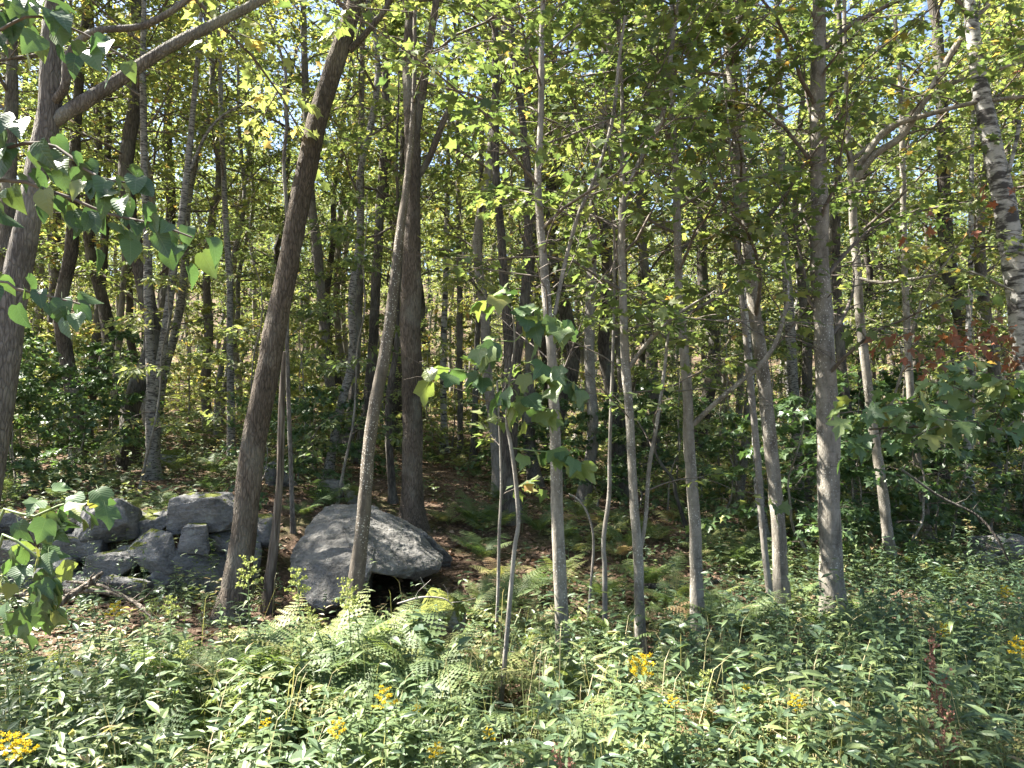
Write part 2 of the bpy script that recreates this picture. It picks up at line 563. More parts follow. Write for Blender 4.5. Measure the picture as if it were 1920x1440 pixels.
# ------------------------------------------------------------------ trees
def grow_crown(acc, rs, path, rad, h0, h1, nb, blen, nsub, nleaf, lsize, tpl, tint=(0.1, 0.8), elev=(20, 60), bend=0.25, az=None, lean=None, twig=True, sides=4, subsides=3, fill=1.0, thick=1.0):
    """limbs, twigs and leaves on a stem; path: (n,3) points, rad: radii; h0/h1: fractions of its length"""
    L = np.r_[0, np.cumsum(np.linalg.norm(np.diff(path, axis=0), axis=1))]
    Lp, Ld, Ln, Ls, Lt = [], [], [], [], []
    ga = rs.uniform(0, 6.28)
    for b in range(nb):
        fb = (b + rs.uniform(0, .8)) / nb
        s = (h0 + (h1 - h0) * fb) * L[-1]
        p0 = np.array([np.interp(s, L, path[:, c]) for c in range(3)])
        r0 = np.interp(s, L, rad)
        ga += 2.4 + rs.uniform(-.5, .5)
        a = ga if az is None else az + rs.uniform(-1, 1) * lean
        el = R(rs.uniform(*elev)) * (0.7 + 0.6 * fb)
        ln = blen * rs.uniform(.65, 1.15) * (1.0 - 0.55 * max(0, fb - .35) / .65)
        d = np.array([math.cos(a) * math.cos(el), math.sin(a) * math.cos(el), math.sin(el)])
        n = 7
        pts = [p0]
        for q in range(n - 1):
            d = nrm(d + rs.normal(0, .16, 3) + np.array([0, 0, -bend * (0.3 if q < 2 else .5) * .3]))
            pts.append(pts[-1] + d * ln / (n - 1))
        pts = np.array(pts)
        rb = min(r0 * .45, .008 + ln * .0085) * thick
        rr = np.linspace(rb, rb * .18, n)
        tube(acc, pts, rr, sides, 0)
        for q in range(nsub):
            f = 0.22 + 0.78 * (q + rs.uniform(.1, .9)) / nsub
            sp = np.array([np.interp(f * (n - 1), np.arange(n), pts[:, c]) for c in range(3)])
            bd = nrm(pts[min(n - 1, int(f * (n - 1)) + 1)] - pts[max(0, int(f * (n - 1)) - 1)])
            side = nrm(np.cross(bd, [0, 0, 1])) * (1 if q % 2 else -1)
            sd = nrm(bd * rs.uniform(.3, 1.1) + side * rs.uniform(.5, 1.1) + np.array([0, 0, rs.uniform(-.25, .3)]))
            if q == nsub - 1:
                sd = bd
            sl = ln * rs.uniform(.22, .42) * (1.1 - .4 * f)
            m = 4
            tpts = sp + sd * sl * np.linspace(0, 1, m)[:, None] + np.array([0, 0, -.12 * sl]) * (np.linspace(0, 1, m) ** 2)[:, None] + rs.normal(0, .03 * sl, (m, 3)) * np.linspace(0, 1, m)[:, None]
            if twig:
                tube(acc, tpts, np.linspace(max(rb * .3, .003), .0018, m), subsides, 0, cap=False)
            if nleaf == 0:
                continue
            nl = max(2, int(nleaf * rs.uniform(.6, 1.3) * fill))
            t = np.sort(rs.uniform(.12, 1.05, nl))
            pos = np.stack([np.interp(t * (m - 1), np.arange(m), tpts[:, c]) for c in range(3)], -1)
            sg = np.where(np.arange(nl) % 2, 1.0, -1.0)[:, None]
            ss = nrm(np.cross(sd, [0, 0, 1]))
            ld = sd * rs.uniform(.1, .9, (nl, 1)) + sg * ss * rs.uniform(.4, 1.1, (nl, 1)) + rs.normal(0, .3, (nl, 3)) + np.array([0, 0, -.28])
            ld = nrm(ld)
            pos = pos + ld * rs.uniform(.02, .09, (nl, 1)) + rs.normal(0, .02 * (sl + .5), (nl, 3))
            Lp.append(pos); Ld.append(ld)
            Ln.append(nrm(np.array([0, 0, 1.0]) + rs.normal(0, .42, (nl, 3))))
            Ls.append(lsize * rs.uniform(.6, 1.2, nl))
            bt = rs.uniform(-.16, .16)
            tt = rs.uniform(tint[0], tint[1], nl) + bt
            tt = np.where(rs.random(nl) < .03, rs.uniform(.85, 1.0, nl), tt)
            Lt.append(np.clip(tt, 0, 1))
    if not Lp:
        return
    add_leaves(acc, np.concatenate(Lp), np.concatenate(Ld), np.concatenate(Ln), np.concatenate(Ls), np.concatenate(Lt), tpl, 1)


def trace(px, d, hmax=None, bottom=True, rs=None):
    """photo trace [(x,y,width)] -> world path and radii, carried on above the frame to height hmax"""
    dd = d if isinstance(d, (list, tuple)) else [d] * len(px)
    pts = [P(x, y, q) for (x, y, _), q in zip(px, dd)]
    rad = [wd * q / FPX / 2 for (_, _, wd), q in zip(px, dd)]
    if bottom:
        p0, p1 = pts[0], pts[1]
        sl = (p0 - p1) / max(1e-6, abs(p0[2] - p1[2]))
        g = gh(p0[0], p0[1])
        dz = p0[2] - g
        nb_ = p0 + sl * dz
        nb_[1] = p0[1]
        nb_[2] = g
        if dz > 0.05:
            pts.insert(0, nb_)
            rad.insert(0, rad[0] * 1.05)
        else:
            pts[0] = nb_
    if hmax:
        dv = nrm(pts[-1] - pts[-2])
        while pts[-1][2] < hmax:
            dv = nrm(dv + np.array([0, 0, .35]) + (rs.normal(0, .07, 3) if rs is not None else 0))
            left = hmax - pts[-1][2]
            st = min(1.2, left + .05)
            k2 = max(.12, (left - st) / (left + .01)) ** .5 if left > st else .3
            pts.append(pts[-1] + dv * st)
            rad.append(max(.008, rad[-1] * k2))
    return np.array(pts), np.array(rad)


def stem_mesh(name, pts, rad, mat, rs, sides=14, lump=.07, flare=.55, n=None, extra=None):
    n = n or max(20, min(64, int(len(pts) * 5)))
    cp = curve(pts, n)
    s = np.linspace(0, len(rad) - 1, n)
    r = np.interp(s, np.arange(len(rad)), rad)
    h = cp[:, 2] - cp[0, 2]
    r = r * (1 + flare * np.exp(-np.maximum(h, 0) / .16))
    cp = np.vstack([cp[0] - (cp[1] - cp[0]) / np.linalg.norm(cp[1] - cp[0]) * .25, cp])
    r = np.r_[r[0] * 1.25, r]
    acc = Acc()
    tube(acc, cp, r, sides, 0, lump, rs)
    return acc, cp, r


def limb_part(parent, base, px, d, mat, rs, sides=8):
    pts, rad = trace(px, d, None, False)
    n = len(pts) * 4
    cp = curve(pts, n)
    r = np.interp(np.linspace(0, len(rad) - 1, n), np.arange(len(rad)), rad)
    acc = Acc()
    tube(acc, cp, r, sides, 0, .06, rs)
    return put('limb', acc.mesh('limb', [mat], base), parent), cp, r


def traced_tree(label, px, d, bark, hmax, crown=None, limbs=(), name='maple_tree', cat='tree', seed=0, flare=.55, group=None, limb_crown=None, leafmat='leaf_maple'):
    rs = np.random.default_rng(seed)
    pts, rad = trace(px, d, hmax, True, rs)
    acc, cp, r = stem_mesh('trunk', pts, rad, bark, rs, flare=flare)
    base = cp[1].copy()
    t = thing(name, label, cat, base, group)
    put('trunk', acc.mesh('trunk', [bark], base), t)
    ca = Acc()
    has = False
    for lp, ld in limbs:
        _, lc, lr = limb_part(t, base, lp, ld, bark, rs)
        if limb_crown:
            grow_crown(ca, rs, lc, lr, **{**limb_crown, 'h0': .25, 'h1': 1.0})
            has = True
    if crown:
        for c in (crown if isinstance(crown, list) else [crown]):
            grow_crown(ca, rs, cp, r, **c)
            has = True
    if has:
        stuff(put('crown', ca.mesh('crown', ['twig', leafmat], base), t))
    return t


def cr(h0, h1, nb, blen, nsub=8, nleaf=16, lsize=.1, tpl='maple', tint=(.05, .75), **kw):
    return dict(h0=h0, h1=h1, nb=nb, blen=blen, nsub=nsub, nleaf=nleaf, lsize=lsize, tpl=tpl, tint=tint, **kw)


# --- the trees one can trace in the photograph
traced_tree('forked maple with two long bare limbs reaching over, behind hanging heart-shaped leaves',
            [(-70, 1180, 62), (0, 740, 52), (20, 590, 48), (46, 440, 46), (75, 300, 43), (92, 220, 42), (96, 140, 40), (97, 60, 36), (103, 0, 30)], 5.6, 'bark_ash', 11,
            cr(.46, 1, 20, 2.5, nleaf=18, lsize=.11, tint=(.3, .9)),
            [([(92, 235, 24), (135, 205, 28), (200, 165, 25), (300, 98, 22), (400, 46, 20), (490, 0, 18), (600, -70, 14)], [5.6, 5.6, 5.65, 5.75, 5.85, 5.95, 6.05]),
             ([(95, 200, 18), (122, 160, 17), (128, 105, 15), (175, 60, 14), (270, 48, 13), (350, 0, 12), (420, -60, 9)], [5.6, 5.5, 5.45, 5.4, 5.4, 5.4, 5.4])],
            seed=1, leafmat='leaf_wood')
traced_tree('thick brown furrowed trunk leaning beside the dry-stone wall',
            [(437, 1130, 52), (452, 1030, 46), (465, 930, 45), (480, 800, 44), (503, 690, 43), (520, 600, 42), (540, 500, 40), (557, 410, 38), (575, 310, 38), (597, 220, 37), (625, 130, 36), (648, 60, 35), (666, 0, 30)], 7.2, 'bark_brown', 13,
            cr(.42, 1, 22, 2.6, nleaf=8, lsize=.1, tint=(.2, .85)),
            [([(655, 95, 14), (690, 58, 12), (722, 18, 11), (750, -30, 8)], 7.2)], seed=2, leafmat='leaf_wood')
traced_tree('slim pale speckled trunk leaning in front of the big boulder',
            [(665, 1120, 29), (676, 1020, 27), (684, 930, 25), (692, 840, 24), (703, 760, 23), (722, 660, 22), (735, 570, 20), (744, 490, 18), (752, 420, 16), (762, 350, 13), (770, 270, 11), (776, 180, 9), (778, 90, 8), (780, 0, 7)], 6.75, 'bark_speckled', 8.5,
            cr(.55, 1, 12, 1.7, lsize=.1, tint=(.2, .8)), seed=3)
traced_tree('stout straight grey-brown trunk rising just behind the big boulder',
            [(774, 990, 42), (773, 900, 39), (773, 800, 38), (772, 700, 38), (770, 600, 38), (771, 500, 36), (773, 420, 33), (774, 330, 31), (773, 250, 30), (768, 180, 24), (766, 100, 22), (770, 0, 19)], 10.3, 'bark_brown', 14,
            cr(.45, 1, 24, 3.0, nleaf=8, lsize=.11, tint=(.15, .8)),
            [([(778, 260, 18), (790, 180, 17), (802, 110, 15), (818, 0, 13), (830, -80, 9)], 10.3), ([(785, 330, 13), (805, 295, 13), (825, 245, 12), (840, 210, 11), (856, 188, 9)], 10.3)],
            seed=4, leafmat='leaf_wood')
traced_tree('mottled birch split into two stems low down, above the stone wall',
            [(285, 905, 26), (286, 840, 24), (287, 780, 25), (286, 720, 24), (281, 640, 16), (278, 540, 15), (276, 440, 14), (271, 330, 13), (269, 220, 12), (268, 110, 11), (270, 0, 9)], 12, 'bark_mottled', 12,
            cr(.5, 1, 16, 2.4, lsize=.11, tint=(.3, .9)),
            [([(290, 740, 17), (303, 665, 17), (314, 590, 16), (324, 515, 15), (338, 430, 14), (349, 340, 13), (358, 250, 12), (367, 150, 10), (375, 60, 8), (380, -40, 6)], 12),
             ([(352, 330, 6), (385, 255, 6), (420, 215, 5), (470, 190, 4)], 12)], name='birch_tree', seed=5, leafmat='leaf_gold')
traced_tree('shredded dead stem standing against the thick brown leaning trunk',
            [(508, 1075, 20), (520, 960, 14), (525, 880, 13), (527, 800, 13), (530, 720, 11), (533, 660, 6)], 7.6, 'bark_dead', None, None, name='dead_snag', seed=6, flare=.3)
traced_tree('thin dead grey stem with a hooked top among yellow leaves',
            [(545, 860, 8), (538, 640, 8), (540, 540, 7), (536, 480, 7), (538, 400, 7), (532, 310, 7), (538, 230, 7), (533, 170, 6), (536, 140, 6), (525, 95, 5), (512, 55, 4), (500, 30, 2)], 9.5, 'bark_ash', None, cr(.3, 1, 9, .7, nsub=3, nleaf=0, thick=.5), name='dead_snag', seed=7)
traced_tree('straight grey trunk just past the leaning brown trunk, bare to the top',
            [(636, 850, 22), (628, 790, 20), (620, 730, 19), (611, 650, 18), (603, 560, 18), (594, 460, 18), (585, 390, 17), (578, 300, 15), (572, 150, 13), (568, 0, 11)], 17, 'bark_ash', 17,
            cr(.4, 1, 22, 3.0, lsize=.12, tint=(.2, .9), tpl='simple', nleaf=22), name='ash_tree', seed=8, leafmat='leaf_wood')
traced_tree('dark trunk beside a twin, left one, leaning up the bank behind the boulder'.replace(', left one,', ' of equal girth,'),
            [(652, 838, 20), (660, 770, 19), (667, 680, 18), (671, 590, 17), (674, 500, 15), (676, 440, 14), (677, 330, 13), (678, 200, 11), (680, 0, 9)], 16.5, 'bark_ash', 16,
            cr(.45, 1, 18, 2.8, lsize=.12, tint=(.2, .9), tpl='simple', nleaf=22), name='ash_tree', seed=9, leafmat='leaf_wood')
traced_tree('dark trunk with an upper crook, paired with a straighter one behind the boulder',
            [(677, 845, 23), (688, 770, 21), (697, 680, 19), (702, 590, 18), (708, 480, 18), (712, 400, 18), (719, 310, 17), (725, 230, 16), (722, 130, 13), (727, 0, 11)], 15.5, 'bark_dark', 16,
            cr(.45, 1, 18, 2.8, lsize=.12, tint=(.2, .9), tpl='simple', nleaf=22), name='ash_tree', seed=10, leafmat='leaf_wood')
traced_tree('slender smooth grey maple with lichen flecks standing alone among tall herbs',
            [(1056, 1245, 26), (1052, 1150, 25), (1048, 1040, 24), (1044, 940, 22), (1042, 840, 20), (1038, 740, 19), (1034, 660, 18), (1026, 580, 18), (1020, 500, 17), (1013, 420, 16), (1009, 340, 14), (1013, 250, 11), (1015, 150, 11), (1016, 70, 10), (1018, 0, 9)], 5.5, 'bark_grey', 9,
            [cr(.42, 1, 15, 1.9, nleaf=6, lsize=.095, tint=(.1, .75)), cr(.36, .62, 12, 1.5, nleaf=10, lsize=.095, tint=(.2, .8)), cr(.22, .65, 20, 1.5, nsub=8, nleaf=0, elev=(10, 60), thick=.42)],
            [([(1040, 590, 7), (1058, 500, 8), (1082, 410, 8), (1108, 350, 8), (1132, 285, 7), (1150, 215, 7), (1160, 120, 6), (1172, 30, 5)], 5.5)], seed=11, limb_crown=cr(0, 1, 6, .8, nsub=4, nleaf=7, lsize=.09, tint=(.2, .9)))
traced_tree('slender grey maple forking twice, second from the lone lichen-flecked one',
            [(1201, 1225, 20), (1198, 1120, 18), (1197, 1040, 18), (1189, 950, 17), (1184, 850, 16), (1180, 770, 16), (1173, 690, 18), (1169, 600, 15), (1166, 500, 14), (1166, 420, 14), (1168, 370, 13), (1166, 310, 8), (1167, 200, 7), (1162, 100, 7), (1160, 0, 6)], 6.0, 'bark_grey', 9,
            [cr(.45, 1, 14, 1.9, nleaf=6, lsize=.095, tint=(.1, .8)), cr(.3, .6, 12, 1.4, nleaf=7, lsize=.095, tint=(.2, .8)), cr(.22, .65, 20, 1.5, nsub=8, nleaf=0, elev=(10, 60), thick=.42)],
            [([(1199, 1045, 8), (1210, 975, 8), (1217, 880, 8), (1232, 790, 7), (1246, 690, 6), (1255, 600, 5)], 6.0),
             ([(1176, 695, 9), (1212, 645, 8), (1250, 606, 7), (1292, 575, 5), (1340, 545, 2)], [6, 5.9, 5.8, 5.7, 5.6]),
             ([(1170, 375, 11), (1198, 305, 10), (1232, 245, 10), (1249, 185, 9), (1258, 105, 8), (1268, 30, 7), (1280, -60, 5)], 6.0)], seed=12, limb_crown=cr(0, 1, 6, .8, nsub=4, nleaf=7, lsize=.09, tint=(.2, .9)))
traced_tree('smooth grey maple with one snaking side limb at chest height',
            [(1310, 1185, 25), (1306, 1090, 23), (1303, 1000, 22), (1297, 900, 22), (1292, 820, 21), (1289, 740, 19), (1281, 640, 17), (1273, 540, 15), (1270, 440, 14), (1268, 340, 14), (1262, 250, 13), (1256, 150, 12), (1257, 60, 11), (1262, 0, 10)], 6.4, 'bark_grey', 10,
            [cr(.42, 1, 16, 2.0, nleaf=6, lsize=.095, tint=(.1, .8)), cr(.27, .5, 12, 1.5, nleaf=7, lsize=.095, tint=(.1, .8)), cr(.22, .65, 20, 1.5, nsub=8, nleaf=0, elev=(10, 60), thick=.42)],
            [([(1300, 795, 11), (1340, 757, 10), (1380, 722, 9), (1420, 690, 9), (1452, 648, 8), (1468, 600, 8), (1478, 545, 6), (1470, 485, 3)], [6.4, 6.3, 6.2, 6.15, 6.1, 6.1, 6.1, 6.1])], seed=13, limb_crown=cr(0, 1, 6, .8, nsub=4, nleaf=7, lsize=.09, tint=(.2, .9)))
traced_tree('knotty grey-brown maple flanked by a thin pale stem at its foot',
            [(1470, 1180, 34), (1464, 1080, 28), (1459, 980, 26), (1450, 880, 25), (1440, 790, 24), (1429, 690, 24), (1416, 590, 23), (1406, 500, 22), (1396, 410, 22), (1387, 310, 21), (1376, 200, 20), (1368, 100, 18), (1360, 0, 16)], 6.9, 'bark_grey', 11,
            [cr(.4, 1, 18, 2.2, nleaf=6, lsize=.095, tint=(.1, .8)), cr(.25, .5, 12, 1.6, nleaf=7, lsize=.095, tint=(.1, .8)), cr(.22, .65, 20, 1.5, nsub=8, nleaf=0, elev=(10, 60), thick=.42)], seed=14)
traced_tree('thin pale bent stem growing from the foot of the knotty maple',
            [(1446, 1130, 13), (1436, 1050, 12), (1427, 960, 12), (1422, 880, 12), (1414, 790, 12), (1404, 700, 11), (1397, 620, 10), (1388, 540, 8), (1384, 440, 7)], 6.7, 'bark_pale', 5,
            cr(.55, 1, 7, 1.0, lsize=.09, tint=(.1, .8)), seed=15)
traced_tree('stoutest of the smooth grey maples, blotched with sun, knee-deep in green herbs',
            [(1560, 1200, 48), (1560, 1110, 43), (1557, 1000, 41), (1554, 900, 42), (1552, 800, 40), (1549, 720, 38), (1545, 640, 36), (1541, 560, 34), (1537, 480, 33), (1537, 400, 32), (1534, 300, 31), (1533, 200, 30), (1535, 100, 26), (1535, 0, 22)], 6.7, 'bark_grey', 13,
            [cr(.36, 1, 20, 2.5, nleaf=9, lsize=.1, tint=(.1, .7)), cr(.18, .42, 13, 1.7, nleaf=7, lsize=.095, tint=(.0, .7)), cr(.22, .65, 20, 1.5, nsub=8, nleaf=0, elev=(10, 60), thick=.42)], seed=16)
traced_tree('white birch with black scars leaning above the rust-coloured leaves',
            [(1990, 1120, 52), (1960, 900, 48), (1935, 720, 46), (1918, 610, 44), (1905, 520, 42), (1893, 440, 42), (1880, 370, 40), (1866, 300, 36), (1854, 240, 33), (1842, 185, 30), (1830, 110, 27), (1822, 40, 24), (1818, 0, 22)], 8.6, 'bark_birch', 14,
            cr(.45, 1, 18, 2.4, lsize=.1, tint=(.2, .9)), [([(1890, 330, 7), (1910, 240, 8), (1905, 225, 6)], 8.5)], name='birch_tree', seed=17, leafmat='leaf_wood')
traced_tree('red maple whose limbs fan low and wide towards the white birch',
            [(1674, 1090, 24), (1664, 1000, 19), (1655, 920, 18), (1645, 850, 18), (1633, 770, 17), (1622, 680, 17), (1612, 590, 16), (1607, 500, 15), (1600, 420, 15), (1597, 340, 14), (1590, 250, 10), (1585, 120, 8), (1583, 0, 7)], 9.2, 'bark_grey', 10,
            [cr(.4, 1, 12, 2.2, lsize=.09, tint=(.2, .85))],
            [([(1598, 345, 12), (1640, 290, 14), (1690, 255, 13), (1735, 185, 13), (1790, 90, 12), (1830, 35, 10), (1880, -20, 8)], [9.2, 9.1, 9, 8.9, 8.8, 8.7, 8.6]),
             ([(1600, 330, 13), (1660, 245, 13), (1740, 215, 10), (1830, 192, 9), (1930, 180, 7)], [9.2, 9, 8.8, 8.6, 8.4]),
             ([(1598, 300, 9), (1680, 235, 9), (1770, 165, 8), (1850, 135, 7), (1930, 115, 6)], [9.2, 9.1, 9, 8.9, 8.8]),
             ([(1605, 520, 6), (1650, 530, 7), (1720, 522, 6), (1810, 508, 5), (1900, 545, 4)], [9.2, 9, 8.8, 8.6, 8.4]),
             ([(1640, 850, 5), (1690, 700, 5), (1730, 560, 5), (1790, 470, 4), (1870, 360, 3)], [9.2, 9.1, 9, 8.9, 8.8])],
            name='red_maple', seed=18, limb_crown=cr(0, 1, 6, 1.1, nsub=6, nleaf=9, lsize=.09, tint=(.2, .95)))
traced_tree('thin trunk in deep shade next beyond the fanning red maple',
            [(1746, 1045, 20), (1738, 990, 16), (1730, 930, 16), (1720, 870, 15), (1712, 800, 14), (1705, 700, 13), (1698, 560, 12), (1694, 400, 11), (1690, 200, 9)], 11, 'bark_grey', 11,
            cr(.35, 1, 16, 2.2, lsize=.1, tint=(.1, .8)), seed=19)
traced_tree('dark reddish trunk half hidden directly behind the stoutest smooth maple',
            [(1612, 1010, 18), (1604, 930, 18), (1596, 850, 19), (1588, 770, 18), (1578, 680, 18), (1572, 600, 17), (1568, 480, 15), (1570, 300, 13), (1575, 100, 10)], 13, 'bark_dark', 13,
            cr(.4, 1, 18, 2.4, lsize=.11, tint=(.1, .8), tpl='simple'), seed=20)
traced_tree('dark trunk with a pale scar between the knotty and the stoutest maples',
            [(1505, 1010, 17), (1500, 930, 16), (1497, 850, 17), (1490, 760, 18), (1484, 660, 19), (1478, 560, 17), (1470, 440, 15), (1465, 300, 13), (1460, 100, 10)], 14, 'bark_mottled', 13,
            cr(.4, 1, 18, 2.4, lsize=.11, tint=(.1, .8), tpl='simple'), seed=21)
traced_tree('dark double trunk dividing halfway up, behind the broad-leaved sapling',
            [(957, 975, 38), (955, 900, 34), (955, 820, 32), (958, 740, 32), (960, 670, 30), (950, 580, 18), (943, 500, 17), (938, 420, 16), (930, 330, 15), (928, 220, 14), (929, 110, 13), (927, 0, 12)], 10.8, 'bark_dark', 14,
            cr(.42, 1, 20, 2.6, lsize=.11, tint=(.1, .8), tpl='simple'),
            [([(966, 690, 18), (976, 620, 18), (986, 540, 19), (990, 450, 18), (992, 370, 16), (986, 290, 14), (976, 190, 13), (963, 100, 12), (954, 0, 11), (948, -80, 8)], 10.7),
             ([(935, 90, 6), (990, 92, 8), (1050, 100, 7), (1100, 90, 5)], [10.8, 10.3, 9.8, 9.4])], seed=22)
traced_tree('dark leaning trunk flared at a bare root on the leafy bank',
            [(155, 812, 28), (163, 765, 18), (172, 705, 18), (182, 630, 17), (189, 560, 17), (195, 480, 15), (199, 380, 13), (204, 200, 11), (206, 0, 9)], 18, 'bark_dark', 16,
            cr(.4, 1, 20, 2.8, lsize=.12, tint=(.2, .9), tpl='simple', nleaf=20), seed=23, leafmat='leaf_gold')
traced_tree('pale speckled trunk rising from yellow understory past the split birch',
            [(434, 868, 15), (433, 780, 14), (432, 680, 13), (431, 590, 12), (430, 510, 12), (425, 440, 11), (420, 350, 10), (415, 220, 9), (412, 100, 8), (410, 0, 7)], 14.5, 'bark_mottled', 13,
            cr(.4, 1, 16, 2.3, lsize=.11, tint=(.3, .95), tpl='simple'), seed=24, leafmat='leaf_gold')
traced_tree('straight grey trunk next to the dark one flared at a bare root',
            [(214, 830, 13), (216, 740, 12), (222, 640, 12), (230, 550, 11), (236, 440, 10), (240, 300, 9), (242, 100, 8)], 19, 'bark_grey', 15,
            cr(.45, 1, 16, 2.4, lsize=.12, tint=(.2, .9), tpl='simple'), seed=25, leafmat='leaf_wood')
traced_tree('broad dark trunk deep in shade just past the forked maple',
            [(98, 800, 24), (100, 700, 21), (101, 590, 20), (104, 470, 17), (108, 300, 14), (110, 100, 11)], 20, 'bark_dark', 16,
            cr(.4, 1, 20, 2.8, lsize=.12, tint=(.2, .9), tpl='simple', nleaf=20), seed=26, leafmat='leaf_wood')
traced_tree('blue-grey trunk peeping out behind the forked maple',
            [(8, 760, 28), (12, 520, 27), (14, 400, 26), (18, 300, 25), (22, 150, 22), (25, 0, 18)], 11.5, 'bark_ash', 13,
            cr(.45, 1, 18, 2.6, lsize=.11, tint=(.2, .9), tpl='simple'), seed=27, leafmat='leaf_wood')
traced_tree('whitish slim trunk on the brown leaf carpet beyond the stout trunk',
            [(833, 873, 15), (832, 780, 13), (831, 690, 12), (833, 600, 12), (836, 520, 11), (838, 400, 10), (842, 200, 8)], 19, 'bark_birch', 15,
            cr(.4, 1, 18, 2.6, lsize=.12, tint=(.2, .9), tpl='simple', nleaf=20), name='birch_tree', seed=28, leafmat='leaf_wood')
traced_tree('slim grey trunk on the leaf carpet between a whitish and a dark one',
            [(862, 885, 12), (863, 780, 11), (862, 680, 11), (862, 580, 11), (860, 450, 10), (858, 250, 8)], 18, 'bark_ash', 14,
            cr(.4, 1, 16, 2.4, lsize=.12, tint=(.2, .9), tpl='simple', nleaf=20), seed=29, leafmat='leaf_wood')
traced_tree('slim dark trunk with a wide foot on the brown leaf carpet',
            [(887, 897, 20), (889, 840, 13), (891, 740, 11), (895, 640, 11), (898, 540, 10), (902, 400, 9), (905, 200, 8)], 16.5, 'bark_dark', 14,
            cr(.4, 1, 16, 2.4, lsize=.12, tint=(.2, .9), tpl='simple', nleaf=20), seed=30, leafmat='leaf_wood')
traced_tree('dark crooked young trunk squeezed between the speckled and the stout trunks',
            [(737, 940, 15), (731, 860, 14), (728, 780, 13), (733, 720, 12), (742, 660, 10), (745, 600, 8)], 11.5, 'bark_dark', 7.5,
            cr(.5, 1, 10, 1.5, lsize=.1, tint=(.2, .9)), seed=31)
traced_tree('peeling white-streaked trunk behind the thin pale bent stem',
            [(1430, 985, 16), (1424, 930, 17), (1420, 870, 16), (1415, 800, 12), (1408, 700, 9), (1400, 560, 8), (1396, 400, 7)], 11, 'bark_birch', 11,
            cr(.45, 1, 14, 2.0, lsize=.11, tint=(.1, .8), tpl='simple'), name='birch_tree', seed=32)
traced_tree('twisted whitish trunk in the shade above the pale rock',
            [(1826, 985, 18), (1822, 930, 16), (1812, 880, 17), (1815, 820, 14), (1822, 740, 12), (1816, 640, 11), (1820, 500, 10), (1822, 300, 8)], 14, 'bark_birch', 13,
            cr(.35, 1, 16, 2.4, lsize=.11, tint=(.1, .8), tpl='simple'), name='birch_tree', seed=33)
# thin saplings
for q, (lab, px, d, bk, hm, c) in enumerate([
    ('thin grey sapling stem kinked halfway, between two slender grey maples', [(1134, 1120, 9), (1134, 1060, 9), (1132, 1010, 8), (1142, 930, 8), (1143, 850, 7), (1146, 750, 6), (1150, 640, 6), (1152, 520, 5), (1150, 400, 4)], 6.6, 'bark_pale', 4.6, cr(.55, 1, 8, .9, nsub=5, nleaf=8, tint=(.2, .8))),
    ('straight pencil-thin sapling next to the wavy broad-leaved one', [(930, 1195, 6), (934, 1100, 6), (936, 1000, 6), (940, 920, 5), (938, 840, 4)], 6.2, 'bark_pale', 2.0, cr(.6, 1, 4, .5, nsub=4, nleaf=5, tint=(.2, .8))),
    ('arched bare sapling bowing over beside the lone slender maple', [(1108, 1095, 5), (1113, 1030, 5), (1110, 990, 4), (1098, 955, 4), (1082, 935, 3), (1066, 926, 2)], 6.8, 'bark_pale', None, None),
    ('black crooked sapling in the shade behind two slender grey maples', [(1290, 1000, 8), (1268, 930, 7), (1262, 900, 6), (1240, 870, 6), (1228, 840, 5), (1236, 780, 4)], 11, 'bark_dark', 3.4, cr(.5, 1, 8, .9, nsub=5, nleaf=8, tint=(.0, .6)))]):
    traced_tree(lab, px, d, bk, hm, c, name='sapling', cat='sapling', seed=60 + q, flare=.2)

# --- look-alike trees further back: a few kinds, copied
def wood_kind(seed, H, r0, h0, nb, blen, nsub, nleaf, lsize, tint, bark, leafmat, wob=.25):
    rs = np.random.default_rng(seed)
    n = 14
    z = np.linspace(0, H, n)
    pts = np.c_[np.cumsum(rs.normal(0, wob * .5, n)), np.cumsum(rs.normal(0, wob * .5, n)), z]
    pts[:, :2] -= pts[0, :2]
    rad = r0 * (1 - z / H) ** .7 + .012
    acc, cp, r = stem_mesh('trunk', pts, rad, bark, rs, sides=9, n=30, flare=.4)
    tm = acc.mesh('trunk', [bark])
    ca = Acc()
    grow_crown(ca, rs, cp, r, h0, 1.0, nb, blen, nsub, nleaf, lsize, 'simple', tint)
    return tm, ca.mesh('crown', ['twig', leafmat])


